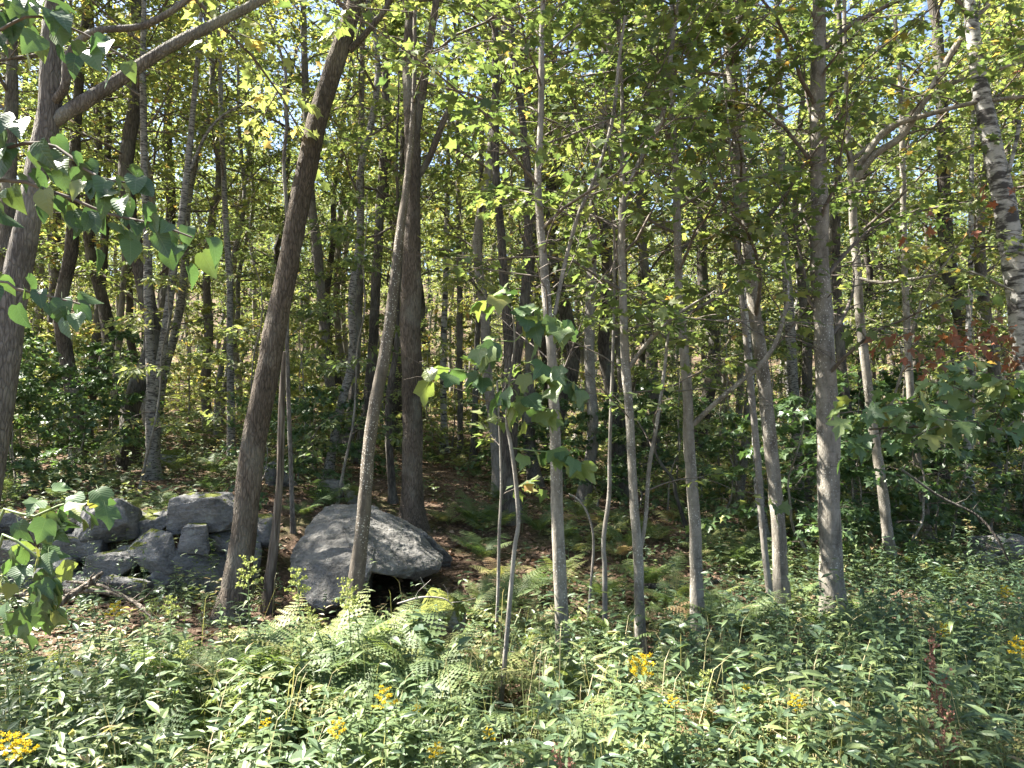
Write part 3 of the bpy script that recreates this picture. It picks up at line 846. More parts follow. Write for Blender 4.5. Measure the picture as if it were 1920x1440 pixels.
KINDS = []
barks = ['bark_ash', 'bark_dark', 'bark_pale', 'bark_mottled', 'bark_dark', 'bark_birch', 'bark_grey']
lms = ['leaf_wood', 'leaf_wood', 'leaf_gold', 'leaf_gold', 'leaf_wood', 'leaf_wood', 'leaf_maple']
for q in range(7):
    KINDS.append(wood_kind(200 + q, 13 + q % 4, [.13, .15, .09, .08, .11, .09, .1][q], [.3, .38, .22, .3, .2, .35, .18][q], 27, 2.6, 9, 20, .135, (.15, .85), barks[q], lms[q]))
KLAB = [('grey bare-trunked tree', 'ash_tree'), ('dark high-crowned tree', 'ash_tree'),
        ('pale slim golden tree', 'maple_tree'), ('speckled slim golden tree', 'birch_tree'),
        ('dark low-branched tree', 'maple_tree'), ('white-barked slim tree', 'birch_tree'),
        ('smooth grey low-branched tree', 'maple_tree')]
LAND = [(-.66, 'the forked maple'), (-.52, 'the bare-rooted trunk'), (-.465, 'the split birch'), (-.365, 'the pale speckled trunk'), (-.30, 'the leaning brown trunk'), (-.22, 'the pair of dark trunks'),
        (-.13, 'the stout straight trunk'), (-.06, 'the slim leaf-carpet trunks'), (0, 'the dark double trunk'), (.06, 'the lone slender maple'), (.16, 'the twice-forked maple'), (.24, 'the snaking-limbed maple'),
        (.33, 'the knotty maple'), (.41, 'the stoutest smooth maple'), (.48, 'the fanning red maple'), (.55, 'the thin shaded trunk'), (.68, 'the white birch')]


def beyond(x, y):
    b = min(LAND, key=lambda q: abs(q[0] - x / y))[1]
    if x / y < -.74 or x / y > .76:
        return 'at the fringe of the wood past ' + b
    return ('a few steps beyond ' if y < 19 else 'further in beyond ' if y < 30 else 'up the slope beyond ' if y < 46 else 'high on the slope beyond ') + b


NEAR = [(-1.2, 7.6, 'the big boulder'), (-.55, 5.8, 'the mossy rock'), (-2.7, 7.1, 'the thick leaning trunk'), (-4.4, 7.6, 'the stone wall'), (-3.9, 9.6, 'the top of the stone wall'), (-5.2, 12, 'the split birch'), (.35, 5.4, 'the lone slender maple'),
        (1.0, 5.9, 'the twice-forked maple'), (1.5, 6.3, 'the snaking-limbed maple'), (2.4, 6.8, 'the knotty maple'), (2.8, 6.6, 'the stoutest smooth maple'), (1.75, 3.3, 'the rusty seed stalk'), (-1.75, 2.8, 'the broad-leaved vine'),
        (-1.6, 4.5, 'the tall budding goldenrods'), (-.1, 5.1, 'the wavy broad-leaved sapling'), (4.6, 9.2, 'the fanning red maple'), (5.2, 8.6, 'the pale shaded rock'), (-1.4, 10.3, 'the stout straight trunk'), (.0, 10.8, 'the dark double trunk'),
        (.55, 3.35, 'the brightest goldenrod plume'), (-2.1, 3.6, 'the withered tan fern'), (2.3, 3.9, 'the dry grass'), (-.5, 3.5, 'the road edge'), (3.0, 4.6, 'the outermost roadside goldenrod'), (2.0, 4.6, 'the shaded herbs before the stoutest maple'), (1.3, 4.6, 'the shaded herbs before the knotty maple'), (-.9, 4.9, 'the foot of the speckled trunk'), (3.4, 7.6, 'the next trunk past the stoutest maple'), (6.0, 10.4, 'the twisted whitish trunk'), (-6.4, 10.6, 'the blue-grey trunk'), (1.2, 3.6, 'the dry roadside grass')]


def near(x, y):
    if y > 13:
        return beyond(x, y)
    return 'beside ' + min(NEAR, key=lambda q: (q[0] - x) ** 2 + (q[1] - y) ** 2)[2]


placed = [(o.location.x, o.location.y) for o in bpy.data.objects if o.get('category') in ('tree', 'sapling')]


def plant_tree(q, x, y, s, rz):
    tm, cm = KINDS[q]
    lab = KLAB[q][0] + ', ' + beyond(x, max(y, 4))
    t = thing(KLAB[q][1], lab, 'tree', (x, y, float(gh(x, y))), 'trees deeper in the wood: ' + lab, rz, s)
    put('trunk', tm, t)
    c = put('crown', cm, t)
    c['kind'] = 'stuff'
    placed.append((x, y))


rs = np.random.default_rng(5)
cnt = 0
for tries in range(6000):
    if cnt >= 250:
        break
    y = 13 + 60 * rs.random() ** 1.25
    x = rs.uniform(-.80, .80) * y
    if min((x - a) ** 2 + (y - b) ** 2 for a, b in placed) < (1.3 if y < 24 else 1.9) ** 2:
        continue
    left = x < 0
    q = rs.choice(7, p=[.17, .26, .15, .14, .14, .04, .1] if left else [.17, .28, .07, .07, .2, .06, .15])
    plant_tree(q, x, y, rs.uniform(.8, 1.2), rs.uniform(0, 6.28))
    cnt += 1
# trees standing just outside the frame (they throw the dappled shade)
KINDS.append(wood_kind(240, 12, .1, .4, 28, 2.7, 8, 21, .13, (.15, .8), 'bark_grey', 'leaf_maple'))
KLAB.append(('thin-crowned grey maple', 'maple_tree'))
for x, y, q, sc_ in [(-8.0, 10.2, 7, 1.0), (-9.3, 5.9, 7, .8), (-13.5, 6.0, 7, 1.0), (-12.0, 10.8, 7, 1.1), (7.6, 4.4, 7, .9), (9.8, 7.5, 7, 1.0)]:
    plant_tree(q, x, y, sc_, x * 3.1)

# --- understory saplings: horizontal leafy tiers
SAP = []
for q in range(4):
    rs2 = np.random.default_rng(300 + q)
    H = [3.4, 4.4, 2.4, 5.2][q]
    z = np.linspace(0, H, 9)
    pts = np.c_[np.cumsum(rs2.normal(0, .06, 9)), np.cumsum(rs2.normal(0, .06, 9)), z]
    pts[:, :2] -= pts[0, :2]
    rad = np.linspace(.022, .005, 9)
    a_, cp, r_ = stem_mesh('trunk', pts, rad, 'bark_grey', rs2, sides=7, n=18, flare=.3)
    ca = Acc()
    grow_crown(ca, rs2, cp, r_, .22, 1.0, 15, 1.15, 6, 13, .115, 'maple' if q % 2 == 0 else 'simple', [(.3, .95), (.1, .7), (.05, .6), (.2, .8)][q], elev=(0, 25), bend=.3)
    SAP.append((a_.mesh('trunk', ['bark_grey']), ca.mesh('crown', ['twig', ['leaf_gold', 'leaf_wood', 'leaf_green', 'leaf_wood'][q]])))
SLAB = ['young tree with golden tiers of leaves', 'young tree with yellow-green tiers of leaves',
        'low dark green leafy sapling', 'tall thin young tree with airy leaves']
rs = np.random.default_rng(17)
cnt = 0
for tries in range(5000):
    if cnt >= 150:
        break
    y = 7.6 + 32 * rs.random() ** 1.3
    x = rs.uniform(-.72, .72) * y
    if y < 15 and abs(x - 1.0) < 2.4:
        continue
    if y < 11.5 and x > 4.6:
        continue
    if y < 10.5 and x < 1.8:
        continue
    if min((x - a) ** 2 + (y - b) ** 2 for a, b in placed) < .7 ** 2:
        continue
    left = x < -.5
    q = rs.choice(4, p=[.35, .3, .2, .15] if left else [.12, .33, .3, .25])
    lab = SLAB[q] + ', ' + near(x, y)
    t = thing('sapling', lab, 'sapling', (x, y, float(gh(x, y))), 'understory: ' + lab, rs.uniform(0, 6.28), rs.uniform(.7, 1.15))
    put('trunk', SAP[q][0], t)
    put('crown', SAP[q][1], t)['kind'] = 'stuff'
    placed.append((x, y))
    cnt += 1

for px, py, d, q, s_ in [(60, 830, 11.5, 2, .9), (130, 850, 12.5, 2, .8), (25, 860, 10.5, 2, .8), (200, 850, 13, 2, .8), (-30, 860, 11, 1, .8), (480, 900, 10.6, 2, .55), (600, 880, 11.5, 2, .6), (560, 860, 13, 2, .7), (690, 860, 13.5, 2, .6),
                       (1640, 1010, 9.8, 2, .8), (1700, 1030, 9.6, 2, .9), (1760, 1000, 10.9, 2, .9), (1590, 1000, 10.5, 2, .8), (1860, 970, 12.2, 2, 1.0), (1780, 980, 11.2, 1, .9), (1680, 980, 11.6, 1, .8),
                       (1540, 980, 11.5, 2, .8), (1350, 960, 11.8, 2, .8), (1250, 950, 12.3, 1, .7), (1400, 960, 12.6, 1, .8), (1120, 930, 13.2, 2, .7), (1200, 930, 13.6, 2, .8), (1930, 960, 12.4, 2, 1.0), (1730, 940, 13, 3, .8)]:
    c = P(px, py, d)
    lab = SLAB[q].replace('low dark', ('tiny' if s_ < .7 else 'small' if s_ < .9 else 'sizeable') + ' dark') + ', ' + near(c[0], c[1])
    t = thing('sapling', lab, 'sapling', (c[0], c[1], float(gh(c[0], c[1]))), 'understory: ' + lab, px * .7, s_)
    put('trunk', SAP[q][0], t)
    put('crown', SAP[q][1], t)['kind'] = 'stuff'
# --- woods beyond, one mass
acc = Acc()
rs = np.random.default_rng(23)
nT = 330
ty = rs.uniform(70, 135, nT)
tx = rs.uniform(-.85, .85, nT) * ty
tz = gh(tx, ty)
for x, y, z in zip(tx, ty, tz):
    tube(acc, [[x, y, z - .3], [x + rs.normal(0, .3), y, z + 6], [x + rs.normal(0, .6), y, z + 12]], [.16, .12, .04], 5, 0)
NL = 160
pos = np.stack([tx, ty, tz], -1)[:, None] + np.stack([rs.normal(0, 1.7, (nT, NL)), rs.normal(0, 1.7, (nT, NL)), 1 + rs.beta(1.6, 1.3, (nT, NL)) * 15], -1)
pos = pos.reshape(-1, 3)
add_leaves(acc, pos, rs.normal(0, 1, pos.shape), np.array([0, 0, 1]) + rs.normal(0, .5, pos.shape), rs.uniform(.35, .6, len(pos)),
           np.clip(np.repeat(rs.uniform(.1, .8, nT), NL) + rs.normal(0, .15, len(pos)), 0, 1), 'simple', 1)
o = put('distant_woods', acc.mesh('distant_woods', ['bark_dark', 'leaf_wood']))
stuff(o, 'far wooded hillside behind all the trunks', 'woods')


# ------------------------------------------------------------------ leafy boughs whose leaves can be picked apart
def leaf_meshes(tpl, mats, n, seed, bendv=.25):
    out = []
    rs = np.random.default_rng(seed)
    for q in range(n):
        v, f = LEAF[tpl]
        v = v.copy()
        v[:, 2] += rs.normal(0, .035, len(v)) - bendv * rs.uniform(.1, 2.0) * v[:, 1] ** 2 + rs.normal(0, .15) * v[:, 0] * v[:, 1]
        v[:, 0] += rs.normal(0, .015, len(v)) + rs.normal(0, .06) * v[:, 1] ** 2
        v = np.vstack([v, [[-.008, -.32, .05], [.008, -.32, .05], [0.008, .04, 0], [-.008, .04, 0]]])
        acc = Acc()
        k0 = len(v) - 4
        tints = rs.uniform(.0, .95)
        acc.add(v, f, 0, tints, True)
        acc.f.append((np.array([[k0, k0 + 1, k0 + 2, k0 + 3]]), 1, np.array([.5], np.float32), False))
        out.append(acc.mesh('leaf', mats))
    return out


def hang_leaf(parent, base, mesh, pos, d, n, size):
    o = put('leaf', mesh, parent)
    x, y, z = frames(np.asarray([d], float), np.asarray([n], float))
    x, y, z = x[0] * size, y[0] * size, z[0] * size
    p = np.asarray(pos) - base + y * .32
    o.matrix_local = Matrix(((x[0], y[0], z[0], p[0]), (x[1], y[1], z[1], p[1]), (x[2], y[2], z[2], p[2]), (0, 0, 0, 1)))
    return o


def bough(parent, base, pts, r0, meshes, rs, n, size, droop=.5, side=1.0, part='twig', mat='twig', r1=.0025, start=.15, spread=.03, upn=.45):
    cp = curve(pts, 14)
    acc = Acc()
    tube(acc, cp, np.linspace(r0, r1, 14), 6, 0, .05, rs)
    tw = put(part, acc.mesh(part, [mat], base), parent)
    for q in range(n):
        f = start + (1.02 - start) * (q + rs.uniform(0, .6)) / n
        p = np.array([np.interp(f * 13, np.arange(14), cp[:, c]) for c in range(3)])
        k_ = int(np.clip(f * 13, 0, 12))
        dd = nrm(cp[k_ + 1] - cp[k_])
        s = nrm(np.cross(dd, [0, 0, 1])) * (1 if q % 2 else -1) * side
        ld = nrm(dd * rs.uniform(.2, .8) + s * rs.uniform(.4, 1) + np.array([0, 0, -droop * rs.uniform(.4, 1.6)]) + rs.normal(0, .15, 3))
        nn = nrm(np.array([0, -.25, 1]) + rs.normal(0, upn, 3))
        hang_leaf(tw, base, meshes[rs.integers(len(meshes))], p + rs.normal(0, spread, 3), ld, nn, size * rs.uniform(.65, 1.15))


rs = np.random.default_rng(41)
OV = leaf_meshes('ovate', ['leaf_broad', 'stem_green'], 6, 71)
shrub_base = np.array([-2.0, 2.25, float(gh(-2.0, 2.25))])
t = thing('viburnum_shrub', 'tall shrub of big heart-shaped green leaves hanging in front of the forked maple', 'shrub', shrub_base)
D = 2.15
root = shrub_base - np.array([0, 0, .1])
acc = Acc()
main = curve([root, [-1.85, 2.2, 1.0], [-1.75, 2.2, 2.0], [-1.62, 2.2, 2.75], [-1.5, 2.2, 3.3]], 18)
tube(acc, main, np.linspace(.022, .009, 18), 8, 0, .06, rs)
put('stem', acc.mesh('stem', ['bark_grey'], shrub_base), t)
bough(t, shrub_base, [[-1.76, 2.2, 2.3], P(-20, 292, D), P(90, 270, D), P(180, 330, D - .05), P(260, 345, D - .1)], .007, OV, rs, 34, .07, .9)
bough(t, shrub_base, [[-1.78, 2.2, 2.15], P(-20, 345, D), P(100, 360, D), P(200, 400, D), P(290, 420, D - .05), P(360, 445, D - .05)], .007, OV, rs, 44, .066, .9)
bough(t, shrub_base, [[-1.62, 2.2, 2.9], P(-15, 60, D), P(60, 30, D), P(150, 60, D), P(230, 105, D)], .006, OV, rs, 26, .072, .9)
bough(t, shrub_base, [[-1.7, 2.2, 2.6], P(-20, 190, D), P(15, 215, D), P(40, 230, D)], .005, OV, rs, 6, .09, .8)
bough(t, shrub_base, [[-1.8, 2.2, 1.7], P(-30, 545, D), P(40, 545, D), P(110, 560, D), P(150, 570, D)], .005, OV, rs, 16, .065, .8)
bough(t, shrub_base, [[-1.62, 2.2, 3.0], P(-10, 10, D), P(30, -10, D), P(60, -40, D)], .005, OV, rs, 9, .085, .8)

LB = leaf_meshes('goose', ['leaf_broad', 'stem_green'], 4, 72)
vb = np.array([-1.75, 2.6, float(gh(-1.75, 2.6))])
t = thing('grape_vine', 'sprawling vine with broad green leaves crossing in front of the stone wall', 'vine', vb)
bough(t, vb, [vb - [0, 0, .05], [-1.75, 2.6, .7], P(-10, 985, 2.6), P(60, 970, 2.6), P(120, 945, 2.6), P(185, 938, 2.6)], .008, LB, rs, 24, .068, .7, part='stem', mat='stem_green', start=.5)
bough(t, vb, [vb - [0, 0, .05], [-1.7, 2.55, .5], P(-10, 1040, 2.5), P(50, 1030, 2.5), P(90, 1075, 2.5), P(100, 1130, 2.5)], .008, LB, rs, 22, .072, .9, part='stem', mat='stem_green', start=.5)
bough(t, vb, [vb - [0, 0, .05], [-1.7, 2.55, .4], P(-5, 1100, 2.6), P(30, 1130, 2.6), P(60, 1165, 2.6)], .007, LB, rs, 12, .075, .7, part='stem', mat='stem_green', start=.5)

# broad-leaved sapling with the wavy stem
rs = np.random.default_rng(43)
GO = leaf_meshes('goose', ['leaf_broad', 'stem_green'], 6, 73)
sp, sr = trace([(948, 1220, 9), (954, 1150, 9), (960, 1080, 8), (966, 1020, 8), (972, 980, 8), (967, 900, 8), (957, 830, 7), (950, 790, 6), (955, 720, 5), (965, 640, 4), (960, 575, 3)], 5.0)
acc, cp, r_ = stem_mesh('trunk', sp, sr, 'bark_pale', rs, sides=8, flare=.1, lump=.03)
b0 = cp[1].copy()
t = thing('striped_maple', 'wavy thin sapling with big soft goose-foot leaves by the lone slender maple', 'sapling', b0)
put('trunk', acc.mesh('trunk', ['bark_pale'], b0), t)
for pts, n, s in [([(955, 720, 5), (990, 700, 4.9), (1040, 700, 4.8), (1085, 725, 4.75)], 10, .16), ([(955, 720, 5), (920, 700, 5), (880, 695, 4.95), (800, 690, 4.9)], 6, .15),
                  ([(965, 640, 5), (1000, 610, 4.9), (1040, 600, 4.85), (1060, 610, 4.8)], 9, .15), ([(965, 640, 5), (930, 640, 4.95), (905, 650, 4.9)], 7, .16),
                  ([(960, 580, 5), (940, 560, 4.95), (915, 550, 4.9)], 5, .16), ([(962, 600, 5), (985, 575, 5), (1010, 590, 4.9)], 5, .15),
                  ([(960, 840, 5), (1000, 845, 4.95), (1040, 850, 4.9), (1095, 870, 4.8)], 8, .15), ([(952, 770, 5), (970, 745, 4.9), (960, 730, 4.8), (940, 745, 4.75)], 6, .16),
                  ([(952, 780, 5), (1000, 765, 5), (1050, 770, 4.9)], 6, .14)]:
    bough(t, b0, [P(*q) for q in pts], .005, GO, rs, int(n * 1.7), s * .8, .6, start=.3, mat='stem_green')

# maple bough reaching in by the birch
rs = np.random.default_rng(44)
MA = leaf_meshes('tooth', ['leaf_green', 'stem_green'], 6, 74)
mb = np.array([4.1, 5.0, float(gh(4.1, 5.0))])
t = thing('maple_tree', 'maple whose low bough of toothed green leaves spreads below the rust-coloured ones', 'tree', mb)
acc, cp, r_ = stem_mesh('trunk', np.array([mb, [4.05, 5.0, 1.5], [4.0, 5.05, 3.5], [4.0, 5.1, 6.0], [3.9, 5.2, 8.5]]), np.array([.11, .1, .085, .06, .02]), 'bark_grey', rs)
put('trunk', acc.mesh('trunk', ['bark_grey'], mb), t)
ca = Acc()
grow_crown(ca, rs, cp, r_, .5, 1.0, 13, 2.0, 8, 14, .1, 'maple', (.05, .7))
stuff(put('crown', ca.mesh('crown', ['twig', 'leaf_maple'], mb), t))
bl = [[4.05, 5.0, 1.75], P(1940, 808, 4.9), P(1860, 806, 4.8), P(1780, 803, 4.7), P(1700, 800, 4.6), P(1630, 805, 4.55)]
acc = Acc()
tube(acc, curve(bl, 20), np.linspace(.018, .006, 20), 7, 0, .06, rs)
put('limb', acc.mesh('limb', ['twig'], mb), t)
for pts, n in [([(1900, 808, 4.85), (1860, 770, 4.7), (1800, 730, 4.6), (1740, 715, 4.5)], 17), ([(1860, 806, 4.8), (1880, 760, 4.6), (1890, 720, 4.5), (1900, 690, 4.4)], 16),
               ([(1800, 803, 4.7), (1770, 770, 4.55), (1720, 755, 4.45), (1660, 760, 4.4)], 16), ([(1720, 801, 4.6), (1680, 780, 4.5), (1630, 770, 4.4), (1570, 775, 4.35)], 15),
               ([(1680, 802, 4.6), (1640, 815, 4.5), (1600, 835, 4.45)], 9), ([(1780, 803, 4.7), (1760, 800, 4.5), (1710, 820, 4.4)], 10),
               ([(1840, 805, 4.75), (1830, 790, 4.55), (1800, 790, 4.4), (1760, 785, 4.3)], 12), ([(1950, 800, 4.9), (1920, 740, 4.6), (1850, 700, 4.5), (1800, 690, 4.45)], 15),
               ([(1880, 806, 4.8), (1900, 790, 4.6), (1890, 800, 4.4)], 7)]:
    bough(t, mb, [P(*q) for q in pts], .004, MA, rs, n, .115, .35, start=.2, upn=.5)

# rust-coloured bough
rs = np.random.default_rng(45)
RU = leaf_meshes('tooth', ['leaf_rust', 'twig'], 6, 75)
rb = np.array([5.5, 6.8, float(gh(5.5, 6.8))])
t = thing('red_maple', 'young red maple with rust and scarlet leaves in front of the white birch', 'tree', rb)
acc, cp, r_ = stem_mesh('trunk', np.array([rb, [5.45, 6.8, 1.5], [5.3, 6.7, 3.0], [5.1, 6.6, 4.5], [5.0, 6.5, 5.6]]), np.array([.05, .045, .035, .025, .01]), 'bark_grey', rs)
put('trunk', acc.mesh('trunk', ['bark_grey'], rb), t)
for pts, n in [([(2120, 780, 6.7), (1950, 690, 6.4), (1850, 640, 6.2), (1760, 620, 6.1)], 24), ([(1950, 690, 6.4), (1880, 650, 6.2), (1870, 620, 6.1), (1800, 612, 6.0)], 18),
               ([(1850, 650, 6.2), (1750, 650, 6.1), (1690, 640, 6.0), (1645, 635, 6.0)], 13), ([(1850, 650, 6.2), (1770, 680, 6.1), (1720, 672, 6.0)], 9),
               ([(1950, 700, 6.4), (1910, 680, 6.2), (1880, 660, 6.1)], 8),
               ([(2080, 520, 6.6), (1950, 420, 6.4), (1890, 372, 6.3), (1835, 368, 6.2)], 7), ([(2000, 460, 6.5), (1860, 430, 6.3), (1780, 408, 6.2), (1700, 420, 6.1)], 6),
               ([(2060, 330, 6.6), (1950, 150, 6.4), (1910, 110, 6.3)], 4)]:
    bough(t, rb, [P(*q) for q in pts], .004, RU, rs, int(n * 1.15), .08, .5, start=.45, upn=.5, spread=.06)

# ------------------------------------------------------------------ rocks
TEX = bpy.data.textures.new('rock_clouds', 'CLOUDS')
TEX.noise_scale = .28
TEX.noise_depth = 5
TEX2 = bpy.data.textures.new('rock_cells', 'CLOUDS')
TEX2.noise_basis = 'VORONOI_F2_F1'
TEX2.noise_type = 'HARD_NOISE'
TEX2.noise_depth = 3
TEX2.noise_scale = .5
TEX3 = bpy.data.textures.new('rock_grit', 'CLOUDS')
TEX3.noise_scale = .06
TEX3.noise_depth = 4


def hull_bm(bm, pts):
    vs = [bm.verts.new(p) for p in pts]
    r = bmesh.ops.convex_hull(bm, input=vs)
    bmesh.ops.delete(bm, geom=[g for g in set(r['geom_interior'] + r['geom_unused']) if isinstance(g, bmesh.types.BMVert) and g.is_valid], context='VERTS')


def rock(name, hulls, mat, parent=None, voxel=.03, amp=.05, base=None):
    allp = np.concatenate([np.asarray(h, float) for h in hulls])
    c = np.array([allp[:, 0].mean(), allp[:, 1].mean(), allp[:, 2].min()]) if base is None else np.asarray(base, float)
    bm = bmesh.new()
    for h in hulls:
        b2 = bmesh.new()
        hull_bm(b2, np.asarray(h, float) - c)
        bmesh.ops.dissolve_limit(b2, angle_limit=R(6), verts=b2.verts[:], edges=b2.edges[:])
        bmesh.ops.bevel(b2, geom=b2.edges[:], offset=amp * .55, segments=2, profile=.6, affect='EDGES', clamp_overlap=True)
        bmesh.ops.triangulate(b2, faces=b2.faces[:])
        for it in range(5):
            lim = voxel * 2.2
            ed = [e for e in b2.edges if e.calc_length() > lim]
            if not ed:
                break
            bmesh.ops.subdivide_edges(b2, edges=ed, cuts=1)
            bmesh.ops.triangulate(b2, faces=b2.faces[:])
        tmp = bpy.data.meshes.new('tmp')
        b2.to_mesh(tmp)
        bm.from_mesh(tmp)
        b2.free()
        bpy.data.meshes.remove(tmp)
    me = bpy.data.meshes.new(name)
    bm.to_mesh(me)
    bm.free()
    me.materials.append(M[mat])
    o = put(name, me, parent)
    if parent is None:
        o.location = c
    m = o.modifiers.new('facets', 'DISPLACE'); m.texture = TEX2; m.strength = amp * 1.0; m.mid_level = .5; m.texture_coords = 'GLOBAL'
    m = o.modifiers.new('lumps', 'DISPLACE'); m.texture = TEX; m.strength = amp * .9; m.mid_level = .5; m.texture_coords = 'GLOBAL'
    m = o.modifiers.new('grit', 'DISPLACE'); m.texture = TEX3; m.strength = amp * .5; m.mid_level = .5; m.texture_coords = 'GLOBAL'
    return o


def stone_pts(rs, c, w, h, dep, n=16, flat=.75):
    d = nrm(rs.normal(0, 1, (n, 3)))
    d = np.sign(d) * np.abs(d) ** flat
    d /= np.abs(d).max(1, keepdims=True) ** .55
    return np.asarray(c) + d * np.array([w / 2, dep / 2, h / 2]) * rs.uniform(.85, 1.08, (n, 1))


boulder = rock('boulder', [
    [P(*q) for q in [(543, 1065, 7.5), (550, 1028, 7.75), (590, 968, 8.5), (622, 946, 8.9), (708, 950, 8.7), (668, 1000, 7.6), (700, 1062, 7.1), (658, 1128, 7.05), (600, 1150, 7.05), (560, 1110, 7.3), (690, 1125, 8.6), (600, 1110, 9), (640, 1160, 7.6)]],
    [P(*q) for q in [(640, 985, 7.8), (705, 952, 8.6), (765, 985, 8.5), (835, 1042, 8.4), (824, 1064, 7.85), (785, 1086, 7.75), (735, 1078, 7.3), (690, 1070, 7.1), (660, 1030, 7.3), (800, 1075, 9.2), (700, 1060, 9.2)]],
    [P(*q) for q in [(720, 960, 8.9), (800, 1000, 8.9), (850, 1045, 8.9), (840, 1110, 9.1), (720, 1110, 9.3), (760, 980, 9.6)]]],
    'rock_boulder', None, .022, .055)
tag(boulder, 'huge angular grey boulder with an overhanging lip under the leaning speckled trunk', 'boulder')
rs = np.random.default_rng(52)
mr = rock('mossy_rock', [stone_pts(rs, P(822, 1165, 5.9), .4, .42, .4, 30, .9)], 'rock_mossy', None, .03, .05)
tag(mr, 'rounded rock capped with bright green moss at the foot of the boulder', 'rock')
for lab, cx, cy, wpx, hpx, d, mt in [('pale rock poking out of the shade under the leaning birch', 1888, 1035, 95, 70, 8.6, 'rock_pale'),
                                     ('small grey stone tucked against the pale shaded rock', 1846, 1058, 55, 40, 8.4, 'rock_grey'),
                                     ('grey rock on the bank next to the shredded dead stem', 520, 888, 62, 52, 9.6, 'rock_pale'),
                                     ('bluish flat rock on the bank above the boulder', 615, 920, 58, 34, 9.6, 'rock_pale'),
                                     ('mossy low rock under leaves just behind the boulder top', 664, 930, 52, 34, 9.4, 'rock_mossy'),
                                     ('dark mossy rock in the ferns beyond the split birch', 318, 858, 50, 34, 13.0, 'rock_mossy')]:
    c = G(cx, cy + hpx / 2)
    d = c[1]
    ww, hh = wpx * d / FPX, hpx * d / FPX
    o = rock('rock', [stone_pts(rs, (c[0], c[1] + ww * .3, c[2] + hh * .38), ww, hh * 1.25, ww * .8, 18)], mt, None, .035, .05)
    tag(o, lab, 'rock')
wb = np.array([-4.2, 8.2, float(gh(-4.2, 7.6))])
wall = thing('stone_wall', 'dry-stone wall of rough grey fieldstones holding the leafy bank', 'wall', wb)
for cx, cy, wpx, hpx, d in [(178, 985, 118, 92, 8.2), (88, 998, 60, 44, 8.3), (281, 988, 92, 52, 8.45), (378, 962, 135, 66, 8.35), (272, 1040, 112, 68, 8.05), (362, 1014, 66, 54, 8.15),
                            (415, 1010, 62, 46, 8.3), (196, 1066, 108, 56, 7.95), (128, 1032, 104, 44, 8.15), (368, 1075, 125, 84, 8.1), (92, 1075, 70, 46, 8.0), (22, 1040, 96, 50, 8.1),
                            (20, 1090, 90, 56, 7.9), (222, 1104, 92, 36, 7.75), (300, 1100, 70, 50, 7.95), (-70, 1010, 90, 60, 8.3), (-75, 1075, 100, 66, 8.1), (140, 1104, 84, 44, 7.85), (-10, 985, 80, 46, 8.45), (450, 1060, 70, 70, 8.3), (470, 1000, 70, 52, 8.5)]:
    c = P(cx, cy, d)
    ww, hh = wpx * d / FPX, hpx * d / FPX
    c = c + np.array([0, .18, 0])
    rock('stone', [stone_pts(rs, c, ww * 1.14, hh * 1.16, max(.45, ww * .8), 15, .6)], 'rock_grey', wall, .026, .032, wb)

# ------------------------------------------------------------------ fallen branches
rs = np.random.default_rng(53)
for lab, px, d, mt in [('grey fallen branch propped on the ground below the stone wall', [(80, 1165, 12), (120, 1125, 13), (160, 1098, 11), (192, 1074, 7)], [6.6, 6.8, 7.0, 7.2], 'bark_dead'),
                       ('long curved fallen branch lying along the foot of the stone wall', [(-20, 1116, 8), (60, 1114, 9), (130, 1108, 9), (200, 1110, 9), (250, 1128, 8), (275, 1145, 5)], [7.2, 7.2, 7.1, 7.1, 7.0, 6.9], 'bark_dead'),
                       ('thin fallen branch crossing the curved one by the stone wall', [(125, 1090, 5), (190, 1098, 6), (240, 1122, 5), (285, 1158, 4)], [7.15, 7.05, 6.95, 6.8], 'bark_dead'),
                       ('whitish stick on the ground before the mossy rock', [(880, 1232, 7), (905, 1231, 9), (932, 1236, 6)], [5.5, 5.5, 5.45], 'bark_pale'),
                       ('dark fallen log in the litter between two smooth grey maples', [(1205, 1098, 10), (1250, 1100, 14), (1310, 1096, 12), (1350, 1090, 8)], [8.2, 8.2, 8.2, 8.2], 'bark_dark'),
                       ('bundle-thin dry stick lying over the mossy rock'.replace('bundle-thin', 'thin'), [(745, 1132, 3), (790, 1120, 4), (830, 1122, 3), (850, 1135, 2)], [5.75, 5.75, 5.75, 5.75], 'dead_twig'),
                       ('pale fallen log on the leafy bank by the bare root', [(70, 818, 8), (110, 818, 10), (160, 826, 9), (195, 826, 6)], [17, 17, 17, 17], 'bark_pale'),
                       ('bare dead branch leaning in the shade over the pale rock', [(1690, 880, 4), (1760, 930, 5), (1830, 965, 5), (1870, 1010, 5), (1890, 1050, 4)], [8.3, 8.3, 8.2, 8.1, 8.1], 'bark_dark')]:
    pts, rad = trace(px, d, None, False)
    cp = curve(pts, 18)
    acc = Acc()
    tube(acc, cp, np.interp(np.linspace(0, len(rad) - 1, 18), np.arange(len(rad)), rad), 8, 0, .1, rs)
    for q in range(4):
        i = rs.integers(4, 16)
        e = cp[i] + np.array([rs.uniform(-.15, .2), rs.uniform(-.12, .12), rs.uniform(.02, .15)])
        tube(acc, [cp[i], (cp[i] + e) / 2 + rs.normal(0, .015, 3), e], [rad.mean() * .45, rad.mean() * .3, .002], 5, 0)
    base = cp[len(cp) // 2]
    o = put('fallen_branch', acc.mesh('fallen_branch', [mt], base))
    o.location = base
    tag(o, lab, 'branch')

